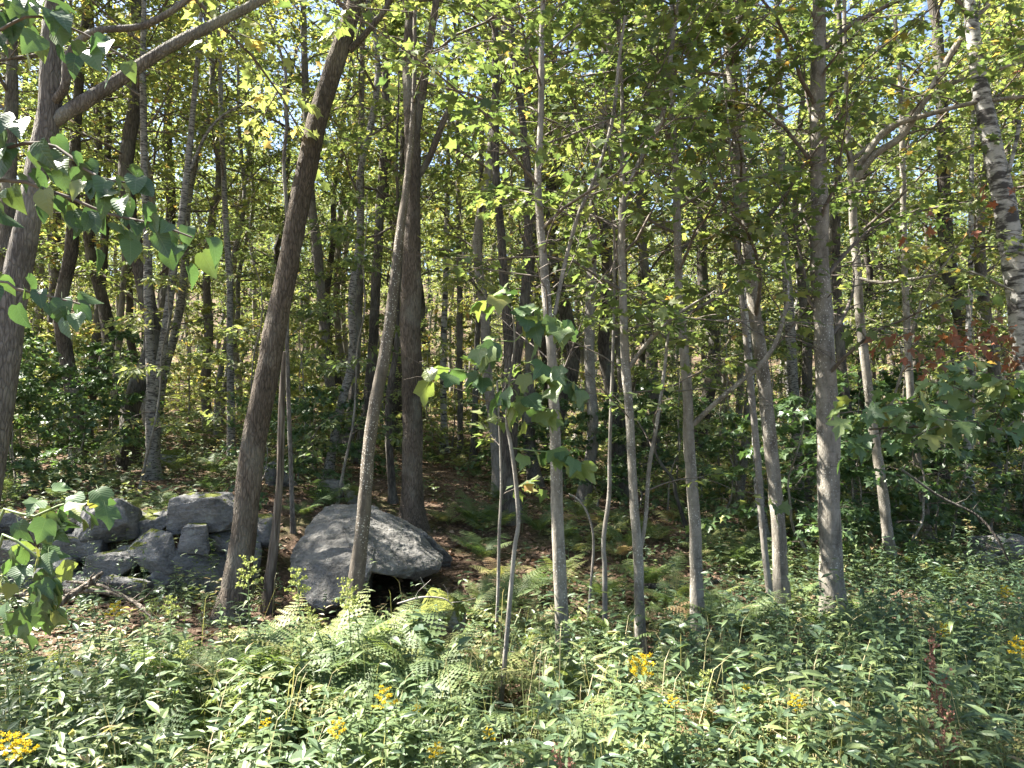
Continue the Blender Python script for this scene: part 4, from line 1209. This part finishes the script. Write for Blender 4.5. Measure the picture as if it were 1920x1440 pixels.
# ------------------------------------------------------------------ ferns
def frond_mesh(seed, L, tint, mat='leaf_fern'):
    rs = np.random.default_rng(seed)
    acc = Acc()
    n = 16
    t = np.linspace(0, 1, n)
    el = R(rs.uniform(62, 74)) - t * R(rs.uniform(55, 90))
    st = L / (n - 1)
    y = np.r_[0, np.cumsum(np.cos(el[:-1]) * st)]
    z = np.r_[0, np.cumsum(np.sin(el[:-1]) * st)]
    x = .04 * L * np.sin(t * 2.5 + rs.uniform(0, 6)) * t
    sp = np.c_[x, y, z]
    tube(acc, sp, np.linspace(.0032, .0008, n), 3, 1, cap=False)
    V, F, T = [], [], []
    nv = 0
    npn = 19
    for i in range(npn):
        tt = .2 + .79 * i / (npn - 1)
        p = np.array([np.interp(tt, t, sp[:, c]) for c in range(3)])
        d = nrm(np.array([np.interp(min(tt + .05, 1), t, sp[:, c]) - np.interp(tt - .05, t, sp[:, c]) for c in range(3)]))
        pl = L * .24 * (math.sin(math.pi * min(1, (tt - .08) / .92) ** .75) ** .8) * rs.uniform(.88, 1.08) + .006
        up = nrm(np.cross([1, 0, 0], d))
        for s in (-1, 1):
            sd = nrm(np.array([s, 0, 0]) + d * rs.uniform(.25, .5) - up * rs.uniform(.0, .28))
            wd = nrm(np.cross(up, sd))
            m = 6
            for j in range(m):
                a0, a1 = j / m, (j + 1) / m
                wj = pl * .15 * (1 - a0 * .75) + .002
                dr = -up * pl * .18
                q0 = p + sd * pl * a0 + dr * a0 ** 2
                q1 = p + sd * pl * a1 + dr * a1 ** 2
                qm = (q0 + q1) / 2 + sd * pl * .05
                V += [q0, q1, qm + wd * wj, qm - wd * wj]
                F += [[nv, nv + 1, nv + 2], [nv, nv + 3, nv + 1]]
                tn = tint + rs.normal(0, .06)
                T += [tn, tn]
                nv += 4
    acc.add(np.array(V), np.array(F), 0, np.clip(T, 0, 1))
    return acc.mesh('frond', [mat, 'stem_green'])


FR = {'green': [frond_mesh(81 + q, 1.0, [.15, .35, .5][q]) for q in range(3)], 'yellow': [frond_mesh(85 + q, 1.0, .74) for q in range(2)], 'tan': [frond_mesh(88 + q, 1.0, .97) for q in range(2)]}
FLAB = {'green': 'green feathery fern', 'yellow': 'yellowing fern with arching fronds', 'tan': 'dried tan fern'}


def fern(p, kind, n, L, rs):
    lab = ('tall ' if L > .68 else 'low ' if L < .5 else 'knee-high ') + FLAB[kind] + ' ' + near(p[0], p[1])
    t = thing('fern', lab, 'fern', (p[0], p[1], float(gh(p[0], p[1]))), 'ferns: ' + lab)
    a = rs.uniform(0, 6.28)
    for q in range(n):
        o = put('frond', FR[kind][rs.integers(len(FR[kind]))], t)
        a += 6.283 / n + rs.normal(0, .25)
        s = L * rs.uniform(.7, 1.1)
        o.rotation_euler = (rs.normal(-.05, .16), rs.normal(0, .1), a)
        o.scale = (s, s, s)


rs = np.random.default_rng(54)
for px, py, d, kind, n, L in [(405, 1175, 4.9, 'green', 8, .8), (545, 1190, 4.9, 'green', 9, .85), (470, 1215, 4.6, 'yellow', 7, .75), (660, 1215, 4.8, 'green', 9, .8), (745, 1190, 5.0, 'green', 9, .8), (500, 1180, 5.2, 'yellow', 8, .8), (380, 1200, 4.5, 'green', 8, .85), (440, 1230, 4.3, 'green', 8, .8), (530, 1240, 4.3, 'yellow', 8, .8), (620, 1250, 4.3, 'green', 8, .8), (770, 1240, 4.4, 'green', 8, .75), (330, 1250, 4.2, 'green', 7, .75), (840, 1210, 5.0, 'yellow', 7, .7), (610, 1200, 5.1, 'yellow', 8, .8), (700, 1240, 4.4, 'green', 8, .7),
                              (800, 1225, 4.8, 'green', 9, .75), (720, 1130, 5.9, 'green', 6, .6), (600, 1250, 4.4, 'green', 7, .55), (860, 1260, 4.6, 'green', 6, .5), (350, 1215, 4.6, 'yellow', 6, .55),
                              (940, 1215, 5.3, 'yellow', 8, .5), (1000, 1120, 6.6, 'yellow', 7, .45), (1165, 1180, 5.6, 'yellow', 6, .42), (905, 1010, 7.6, 'green', 6, .5), (985, 1010, 7.8, 'green', 7, .55),
                              (890, 985, 9.5, 'green', 5, .45), (1090, 1130, 6.4, 'green', 6, .5), (1260, 1130, 6.6, 'green', 6, .5), (1350, 1120, 6.6, 'green', 7, .6), (1420, 1150, 6.3, 'green', 6, .55),
                              (1260, 1020, 8.6, 'green', 6, .45), (1380, 1180, 5.6, 'green', 7, .55), (240, 1360, 3.6, 'tan', 6, .42), (60, 1300, 4.0, 'green', 7, .5), (140, 1300, 4.3, 'green', 7, .5),
                              (100, 1370, 3.6, 'green', 7, .5), (290, 1270, 4.4, 'yellow', 6, .5), (1100, 1330, 4.0, 'green', 6, .45), (1030, 1320, 4.2, 'yellow', 5, .42), (980, 1290, 4.5, 'green', 6, .45),
                              (250, 945, 9.3, 'yellow', 6, .5), (300, 930, 9.5, 'green', 6, .5), (350, 920, 9.8, 'yellow', 6, .45), (210, 900, 11, 'green', 6, .5), (130, 930, 9.6, 'green', 6, .5), (400, 905, 11, 'green', 6, .5),
                              (330, 880, 12.5, 'yellow', 6, .5), (80, 900, 11, 'green', 6, .5), (20, 930, 9.8, 'green', 6, .5), (230, 935, 9.6, 'tan', 5, .4), (1540, 1240, 5.0, 'green', 6, .5), (1330, 1260, 4.9, 'green', 6, .5),
                              (1480, 1090, 7.6, 'green', 6, .5), (1640, 1050, 8.8, 'green', 6, .5), (1600, 1120, 7.2, 'green', 6, .5), (1550, 1350, 3.9, 'yellow', 5, .36), (200, 1210, 5.0, 'green', 6, .5), (880, 1110, 6.6, 'yellow', 6, .45),
                              (940, 1090, 7.2, 'tan', 5, .4), (560, 1330, 3.8, 'green', 6, .42), (420, 1330, 3.8, 'green', 6, .45), (1060, 1200, 5.9, 'green', 6, .45), (1130, 1060, 7.8, 'green', 6, .45)]:
    c = P(px, py, d)
    fern(c, kind, n, L, rs)
for q in range(45):
    y = rs.uniform(3.3, 5.4)
    fern((rs.uniform(-.62, .62) * y, y), rs.choice(['green', 'yellow', 'tan'], p=[.62, .26, .12]), int(rs.integers(5, 8)), rs.uniform(.45, .75), rs)
for q in range(120):
    y = rs.uniform(9, 22) if q < 45 else rs.uniform(5.9, 12.5)
    x = rs.uniform(-.62, .62) * y if q < 45 else rs.uniform(-.12, .62) * y
    fern((x, y), rs.choice(['green', 'yellow', 'tan'], p=[.6, .3, .1]), int(rs.integers(5, 8)), rs.uniform(.4, .65), rs)

# ------------------------------------------------------------------ goldenrod and other single herbs
def plume(seed, bloom):
    rs = np.random.default_rng(seed)
    acc = Acc()
    n = 11
    pos = []
    for q in range(n):
        f = q / n
        p0 = np.array([0, 0, .15 * f])
        a = q * 2.4
        L = (.085 if bloom else .055) * (1 - .75 * f) + .012
        d = np.array([math.cos(a), math.sin(a), .55])
        c = curve([p0, p0 + d * L * .55, p0 + d * L * np.array([1, 1, .7])], 6)
        tube(acc, c, np.linspace(.0012, .0006, 6), 3, 0, cap=False)
        m = int(34 * L / .07)
        t = rs.uniform(.2, 1.05, m)
        pp = np.stack([np.interp(t * 5, np.arange(6), c[:, k_]) for k_ in range(3)], -1)
        pos.append(pp + rs.normal(0, .0045, pp.shape) + np.array([0, 0, .004]))
    tube(acc, [[0, 0, -.02], [0, 0, .08], [0, 0, .16]], [.0022, .0015, .0008], 4, 0)
    pos = np.concatenate(pos)
    d = nrm(rs.normal(0, 1, pos.shape) + np.array([0, 0, .6]))
    add_leaves(acc, pos, d, rs.normal(0, 1, pos.shape), rs.uniform(.009, .015, len(pos)), rs.uniform(0, 1, len(pos)), 'simple', 1, np.full(len(pos), 1.6))
    return acc.mesh('flower_head', ['stem_green', 'petal_yellow' if bloom else 'bud_pale'])


PL = {True: [plume(91 + q, True) for q in range(3)], False: [plume(95 + q, False) for q in range(3)]}
LL = []
for q in range(4):
    v, f = LEAF['lance']
    v = v.copy()
    v[:, 2] -= [.1, .3, .5, .2][q] * v[:, 1] ** 2
    acc = Acc()
    acc.add(v, f, 0, [.4, .6, .75, .5][q])
    LL.append(acc.mesh('leaf', ['leaf_herb']))


def herb_thing(name, label, cat, group, top, rs, leaves, lsz, head=None, hs=1.0, lean=.05, wide=1.0):
    x0 = top[0] + rs.normal(0, lean)
    y0 = top[1] + rs.normal(0, lean * .5)
    base = np.array([x0, y0, float(gh(x0, y0))])
    t = thing(name, label, cat, base, group)
    H = top[2] - base[2]
    c = curve([base - [0, 0, .03], base + [0, 0, H * .4] + (np.asarray(top) - base) * [.15, .15, 0], base + (np.asarray(top) - base) * [.55, .55, .78], top], 14)
    acc = Acc()
    tube(acc, c, np.linspace(.0048, .0022, 14), 5, 0)
    st_ = put('stem', acc.mesh('stem', ['stem_green'], base), t)
    a = rs.uniform(0, 6.28)
    for q in range(leaves):
        f = .18 + .8 * q / leaves
        p = np.array([np.interp(f * 13, np.arange(14), c[:, k_]) for k_ in range(3)])
        a += 2.4 + rs.normal(0, .2)
        d = np.array([math.cos(a), math.sin(a), rs.uniform(-.1, .55)])
        o = put('leaf', LL[rs.integers(4)], st_)
        s = lsz * rs.uniform(.75, 1.1) * (1.0 - .45 * max(0, f - .5) / .5)
        x, y, z = frames(nrm(d)[None], np.array([[0, 0, 1.0]]))
        x, y, z = x[0] * s * wide * 1.55, y[0] * s, z[0] * s
        p = p - base
        o.matrix_local = Matrix(((x[0], y[0], z[0], p[0]), (x[1], y[1], z[1], p[1]), (x[2], y[2], z[2], p[2]), (0, 0, 0, 1)))
    if head:
        o = put('flower_head', head, t)
        o.location = np.asarray(top) - base
        o.scale = (hs, hs, hs)
        dv = c[-1] - c[-3]
        o.rotation_euler = Vector(dv).to_track_quat('Z', 'Y').to_euler()
    return t


rs = np.random.default_rng(55)
for px, py, d, bloom, hs, nl in [(1190, 1275, 3.35, True, 1.0, 26), (722, 1330, 3.3, True, .75, 22), (632, 1388, 3.0, True, .62, 20), (215, 1160, 4.4, True, .75, 22),
                                 (15, 1425, 2.7, True, .8, 16), (45, 1425, 2.8, True, .7, 16), (815, 1425, 2.9, True, .5, 14), (918, 1388, 3.2, True, .45, 14), (1496, 1335, 3.4, True, .6, 20), (1888, 1122, 5.4, True, .7, 16),
                                 (1775, 1198, 4.6, True, .7, 16), (1916, 1235, 3.6, True, .8, 16), (1262, 1328, 3.6, True, .5, 14), 
                                 (1320, 1300, 4.0, False, .7, 16), (1400, 1300, 3.7, True, .35, 14), (495, 1370, 3.1, True, .4, 14), (785, 1335, 3.4, True, .3, 12),
                                 (466, 1105, 4.5, False, 1.0, 30), (560, 1125, 4.5, False, 1.0, 28), (654, 1145, 4.5, False, 1.0, 28), (665, 1150, 4.65, False, .8, 24), (590, 1170, 4.7, False, .6, 22), (320, 1160, 4.3, False, .7, 24), (285, 1150, 4.6, False, .5, 22),
                                 (340, 1240, 3.9, False, .6, 26), (45, 1260, 3.6, False, .5, 20)]:
    top = P(px, py, d)
    if bloom:
        lab = 'goldenrod stalk topped by a ' + ('large' if hs > .72 else 'small' if hs < .52 else 'middling') + ' yellow flower plume ' + near(top[0], top[1])
        herb_thing('goldenrod', lab, 'wildflower', 'goldenrods in bloom: ' + lab, top, rs, int(nl * 1.3), .1, PL[True][rs.integers(3)], hs * .78)
    else:
        lab = ('tall' if hs > .75 else 'short') + ' goldenrod with pale green unopened buds ' + near(top[0], top[1])
        herb_thing('goldenrod', lab, 'wildflower', 'goldenrods in bud: ' + lab, top, rs, int(nl * 1.5), .11, PL[False][rs.integers(3)], hs * 1.2)
for q in range(120):
    px, py = rs.uniform(-20, 1940), rs.uniform(1120, 1390)
    d = np.interp(py, [1120, 1440], [5.4, 2.9]) + rs.uniform(-.2, .2)
    top = P(px, py, d)
    wd = rs.uniform(1, 1.9)
    lab = ('broad-leaved' if wd > 1.45 else 'narrow-leaved') + ' upright flowerless herb ' + near(top[0], top[1])
    herb_thing('leafy_herb', lab, 'herb', 'flowerless herbs: ' + lab, top, rs, int(rs.integers(14, 24)), rs.uniform(.07, .12), None, 1, .06, wd)

for cx, cy, d, n in [(250, 1200, 4.1, 7), (430, 1290, 3.7, 6), (60, 1230, 4.0, 7), (850, 1310, 3.8, 6), (1190, 1330, 3.3, 6), (1400, 1200, 4.6, 8), (1620, 1200, 4.6, 8), (1850, 1190, 4.4, 8), (1720, 1250, 3.9, 6), (690, 1330, 3.5, 5)]:
    for q in range(n):
        top = P(cx + rs.normal(0, 55), cy + rs.normal(0, 32), d + rs.normal(0, .18))
        wd = rs.uniform(1, 1.5)
        nl_ = int(rs.integers(22, 32))
        lab = ('very leafy ' if nl_ > 28 else 'sparse ' if nl_ < 25 else '') + ('broad-leaved' if wd > 1.25 else 'narrow-leaved') + ' tall clumped stalk ' + near(top[0], top[1])
        herb_thing('leafy_herb', lab, 'herb', 'clumped leafy stalks: ' + lab, top, rs, nl_, rs.uniform(.085, .12), None, 1, .05, wd)

# dock stalks gone to seed
for lab, top, base, n in [('tall rusty red seed stalk standing over the dark green herbs', P(1742, 1200, 3.3), None, 9), ('short rusty seed stalk at the road edge below the flowering goldenrod', P(1048, 1405, 2.95), None, 5)]:
    base = np.array([top[0] + .05, top[1], 0])
    base[2] = float(gh(base[0], base[1]))
    t = thing('dock_plant', lab, 'wildflower', base)
    acc = Acc()
    c = curve([base, base + (top - base) * [.3, .3, .5] + [.01, 0, 0], top], 12)
    tube(acc, c, np.linspace(.005, .0018, 12), 5, 0)
    put('stem', acc.mesh('stem', ['seed_red'], base), t)
    for q in range(n):
        f = .35 + .65 * q / n
        p = np.array([np.interp(f * 11, np.arange(12), c[:, k_]) for k_ in range(3)])
        a = q * 2.4
        L = .16 * (1.15 - f) + .05
        e = p + np.array([math.cos(a) * .35, math.sin(a) * .35, 1.0]) * L
        acc = Acc()
        tube(acc, [p, (p + e) / 2, e], [.0022, .0018, .001], 4, 0)
        m = int(420 * L)
        tt = rs.uniform(.05, 1, m)[:, None]
        pos = p + (e - p) * tt + rs.normal(0, .009, (m, 3))
        add_leaves(acc, pos, rs.normal(0, 1, (m, 3)), rs.normal(0, 1, (m, 3)), rs.uniform(.008, .016, m), rs.uniform(0, 1, m), 'simple', 0, np.full(m, 1.5))
        put('seed_spike', acc.mesh('seed_spike', ['seed_red'], base), t)

# ------------------------------------------------------------------ ground cover nobody could count
rs = np.random.default_rng(56)
acc = Acc()


def cover(N, yr, xf, H, nl, lsz, tpl, tint, dens=None, ypow=1.0, width=1.0):
    y = yr[0] + (yr[1] - yr[0]) * rs.random(N) ** ypow
    x = rs.uniform(-1, 1, N) * (xf * y + .6)
    if dens is not None:
        kk = rs.random(N) < dens(x, y)
        x, y = x[kk], y[kk]
    N = len(x)
    if N == 0:
        return
    z = gh(x, y)
    h = rs.uniform(H[0], H[1], N)
    lx, ly = rs.normal(0, .12, N) * h, rs.normal(0, .12, N) * h
    # stems as thin 3-sided blades
    b = np.stack([x, y, z - .02], -1)
    e = np.stack([x + lx, y + ly, z + h], -1)
    wv = np.stack([np.full(N, .0022), np.zeros(N), np.zeros(N)], -1)
    V = np.stack([b - wv, b + wv, e], 1).reshape(-1, 3)
    acc.add(V, np.arange(3 * N).reshape(-1, 3), 0, .4)
    f = rs.uniform(.25, 1.0, (N, nl))
    a = rs.uniform(0, 6.28, (N, nl))
    pos = b[:, None] + (e - b)[:, None] * f[..., None]
    d = np.stack([np.cos(a), np.sin(a), rs.uniform(-.25, .6, (N, nl))], -1)
    tn = np.clip(tint(x, y)[:, None] + rs.normal(0, .17, (N, 1)) + rs.normal(0, .1, (N, nl)), 0, 1)
    sz = rs.uniform(lsz[0], lsz[1], (N, 1)) * rs.uniform(.7, 1.15, (N, nl))
    M_ = N * nl
    add_leaves(acc, pos.reshape(-1, 3), d.reshape(-1, 3), np.array([0, -.1, 1]) + rs.normal(0, .3, (M_, 3)), sz.ravel(), tn.ravel(), tpl, 1, np.full(M_, width))


def patch(x, y, s=1.0, o=0.0):
    return .5 + .5 * np.sin(x * 1.1 * s + 1.3 * np.sin(y * .8 * s + o)) * np.sin(y * 1.25 * s + o + 1.1 * np.sin(x * .7 * s))


tnt = lambda x, y: .45 - .2 * sstep(-.2, 2.0, x) + .5 * (patch(x, y, 1.9, 2) - .5) + .3 * (patch(x, y, 4.1, 1) - .5)
ferny = lambda x, y: 1 - .85 * ((x > -2.3) & (x < .1) & (y > 4.2) & (y < 5.6))
cover(1250, (2.75, 5.6), .72, (.25, .8), 16, (.06, .11), 'lance', tnt, lambda x, y: np.clip(-.05 + 1.25 * patch(x, y, 1.5), 0, 1) * ferny(x, y), 1.0, 1.3)
cover(1000, (2.75, 5.6), .72, (.12, .42), 9, (.05, .095), 'herb', tnt, lambda x, y: np.clip(-.1 + 1.25 * patch(x, y, 1.6, 1), 0, 1) * ferny(x, y))
cover(800, (2.8, 6.5), .7, (.1, .45), 12, (.04, .08), 'lance', lambda x, y: .97 + 0 * x, lambda x, y: np.clip(patch(x, y, 1.7, 4) * 2 - 1, 0, 1))
cover(260, (2.8, 5.6), .7, (.2, .5), 7, (.10, .15), 'herb', lambda x, y: .25 + .4 * patch(x, y, 2.2, 1))
cover(650, (2.9, 5.4), .72, (.2, .65), 11, (.05, .10), 'herb', lambda x, y: .15 + .3 * patch(x, y, 2), lambda x, y: sstep(-.4, 1.6, x))
cover(2100, (5.4, 8.2), .7, (.1, .4), 9, (.05, .085), 'herb', tnt, lambda x, y: np.clip(patch(x, y, .8, .5) * 1.1 + .15 * (x > 0), 0, 1) * (1 - .75 * ((x > -2.3) & (x < -.5) & (y > 5.9))))
cover(1500, (5.4, 8.6), .7, (.25, .75), 14, (.05, .09), 'lance', tnt, lambda x, y: np.clip(patch(x, y, .8, 3) * 1.2 - .3 + .5 * sstep(1.5, 3.5, x), 0, 1) * (1 - .85 * ((x > -2.6) & (x < -.4) & (y > 5.9))), 1.0, 1.2)
cover(4600, (8.2, 20), .72, (.1, .5), 9, (.06, .11), 'herb', lambda x, y: .4 + .35 * patch(x, y, .6, 1), lambda x, y: np.clip(patch(x, y, .5, 2.2) * 1.2 - .25 + .5 * sstep(1.5, 4.5, -x) + .5 * sstep(1, 4, x), 0, 1), 1.2)
o = put('undergrowth', acc.mesh('undergrowth', ['stem_green', 'leaf_herb']))
stuff(o, 'dense mixed green herbs covering the ground by the road', 'undergrowth')

acc = Acc()
cover(9000, (15, 75), .78, (.2, 1.5), 9, (.13, .24), 'simple', lambda x, y: .45 + .4 * patch(x, y, .4, 1), lambda x, y: np.clip(.25 + patch(x, y, .3, 2.2), 0, 1), 1.0)
o = put('hillside_undergrowth', acc.mesh('hillside_undergrowth', ['stem_green', 'leaf_wood']))
stuff(o, 'low leafy brush on the slope among the far trunks', 'undergrowth')

# fallen leaves
acc = Acc()
N = 42000
y = 3.0 + 24 * rs.random(N) ** 1.35
x = rs.uniform(-1, 1, N) * (.7 * y + .5)
z = gh(x, y) + rs.uniform(.004, .03, N)
a = rs.uniform(0, 6.28, N)
add_leaves(acc, np.stack([x, y, z], -1), np.stack([np.cos(a), np.sin(a), rs.normal(0, .25, N)], -1), np.array([0, 0, 1]) + rs.normal(0, .3, (N, 3)), rs.uniform(.045, .085, N), rs.beta(2, 2, N), 'simple', 0, np.full(N, 1.5))
o = put('leaf_litter', acc.mesh('leaf_litter', ['leaf_litter']))
stuff(o, 'carpet of fallen brown leaves on the forest floor', 'leaf litter')

# grass
acc = Acc()


def blades(N, cx, cy, sx, sy, H, tint, bend=.5):
    x = rs.normal(cx, sx, N); y = rs.normal(cy, sy, N)
    z = gh(x, y)
    h = rs.uniform(H[0], H[1], N)
    a = rs.uniform(0, 6.28, N)
    bd = h * rs.uniform(.1, bend * 1.4, N)
    wv = np.stack([np.cos(a + 1.57), np.sin(a + 1.57), np.zeros(N)], -1) * rs.uniform(.0015, .0032, N)[:, None]
    b = np.stack([x, y, z - .01], -1)
    dr = np.stack([np.cos(a) * bd, np.sin(a) * bd, np.zeros(N)], -1)
    up = np.stack([np.zeros(N), np.zeros(N), h], -1)
    P0, P1, P2, P3 = b, b + up * .5 + dr * .2, b + up * .85 + dr * .6, b + up * (1 - .25 * bend) + dr * 1.15
    V = np.stack([P0 - wv, P0 + wv, P1 - wv, P1 + wv, P2 - wv * .7, P2 + wv * .7, P3], 1).reshape(-1, 3)
    i = (np.arange(N) * 7)[:, None]
    tn = np.clip(rs.normal(tint, .15, N), 0, 1)
    acc.add(V, np.concatenate([i + np.array([[0, 1, 3, 2]]), i + np.array([[2, 3, 5, 4]])]), 0, np.r_[tn, tn])
    acc.f.append((i + np.array([[4, 5, 6]]) + acc.nv - 7 * N, 0, tn.astype(np.float32), False))


blades(480, 0, 4.2, 1.8, .7, (.35, .75), .75, .25)
blades(700, -.5, 4.4, 2.0, .8, (.2, .5), .3, .8)
blades(520, 1.75, 3.75, .32, .28, (.25, .5), .75)
blades(420, 2.35, 3.9, .3, .25, (.25, .5), .6, .8)
blades(300, .95, 3.6, .3, .25, (.2, .4), .5)
blades(260, .2, 3.9, .5, .3, (.15, .35), .45)
blades(320, -1.0, 3.9, .7, .4, (.15, .35), .3)
blades(500, 2.5, 5.2, .8, .5, (.2, .5), .2, .9)
o = put('grass', acc.mesh('grass', ['grass_blade']))
stuff(o, 'wisps of dry and green grass at the road edge', 'grass')
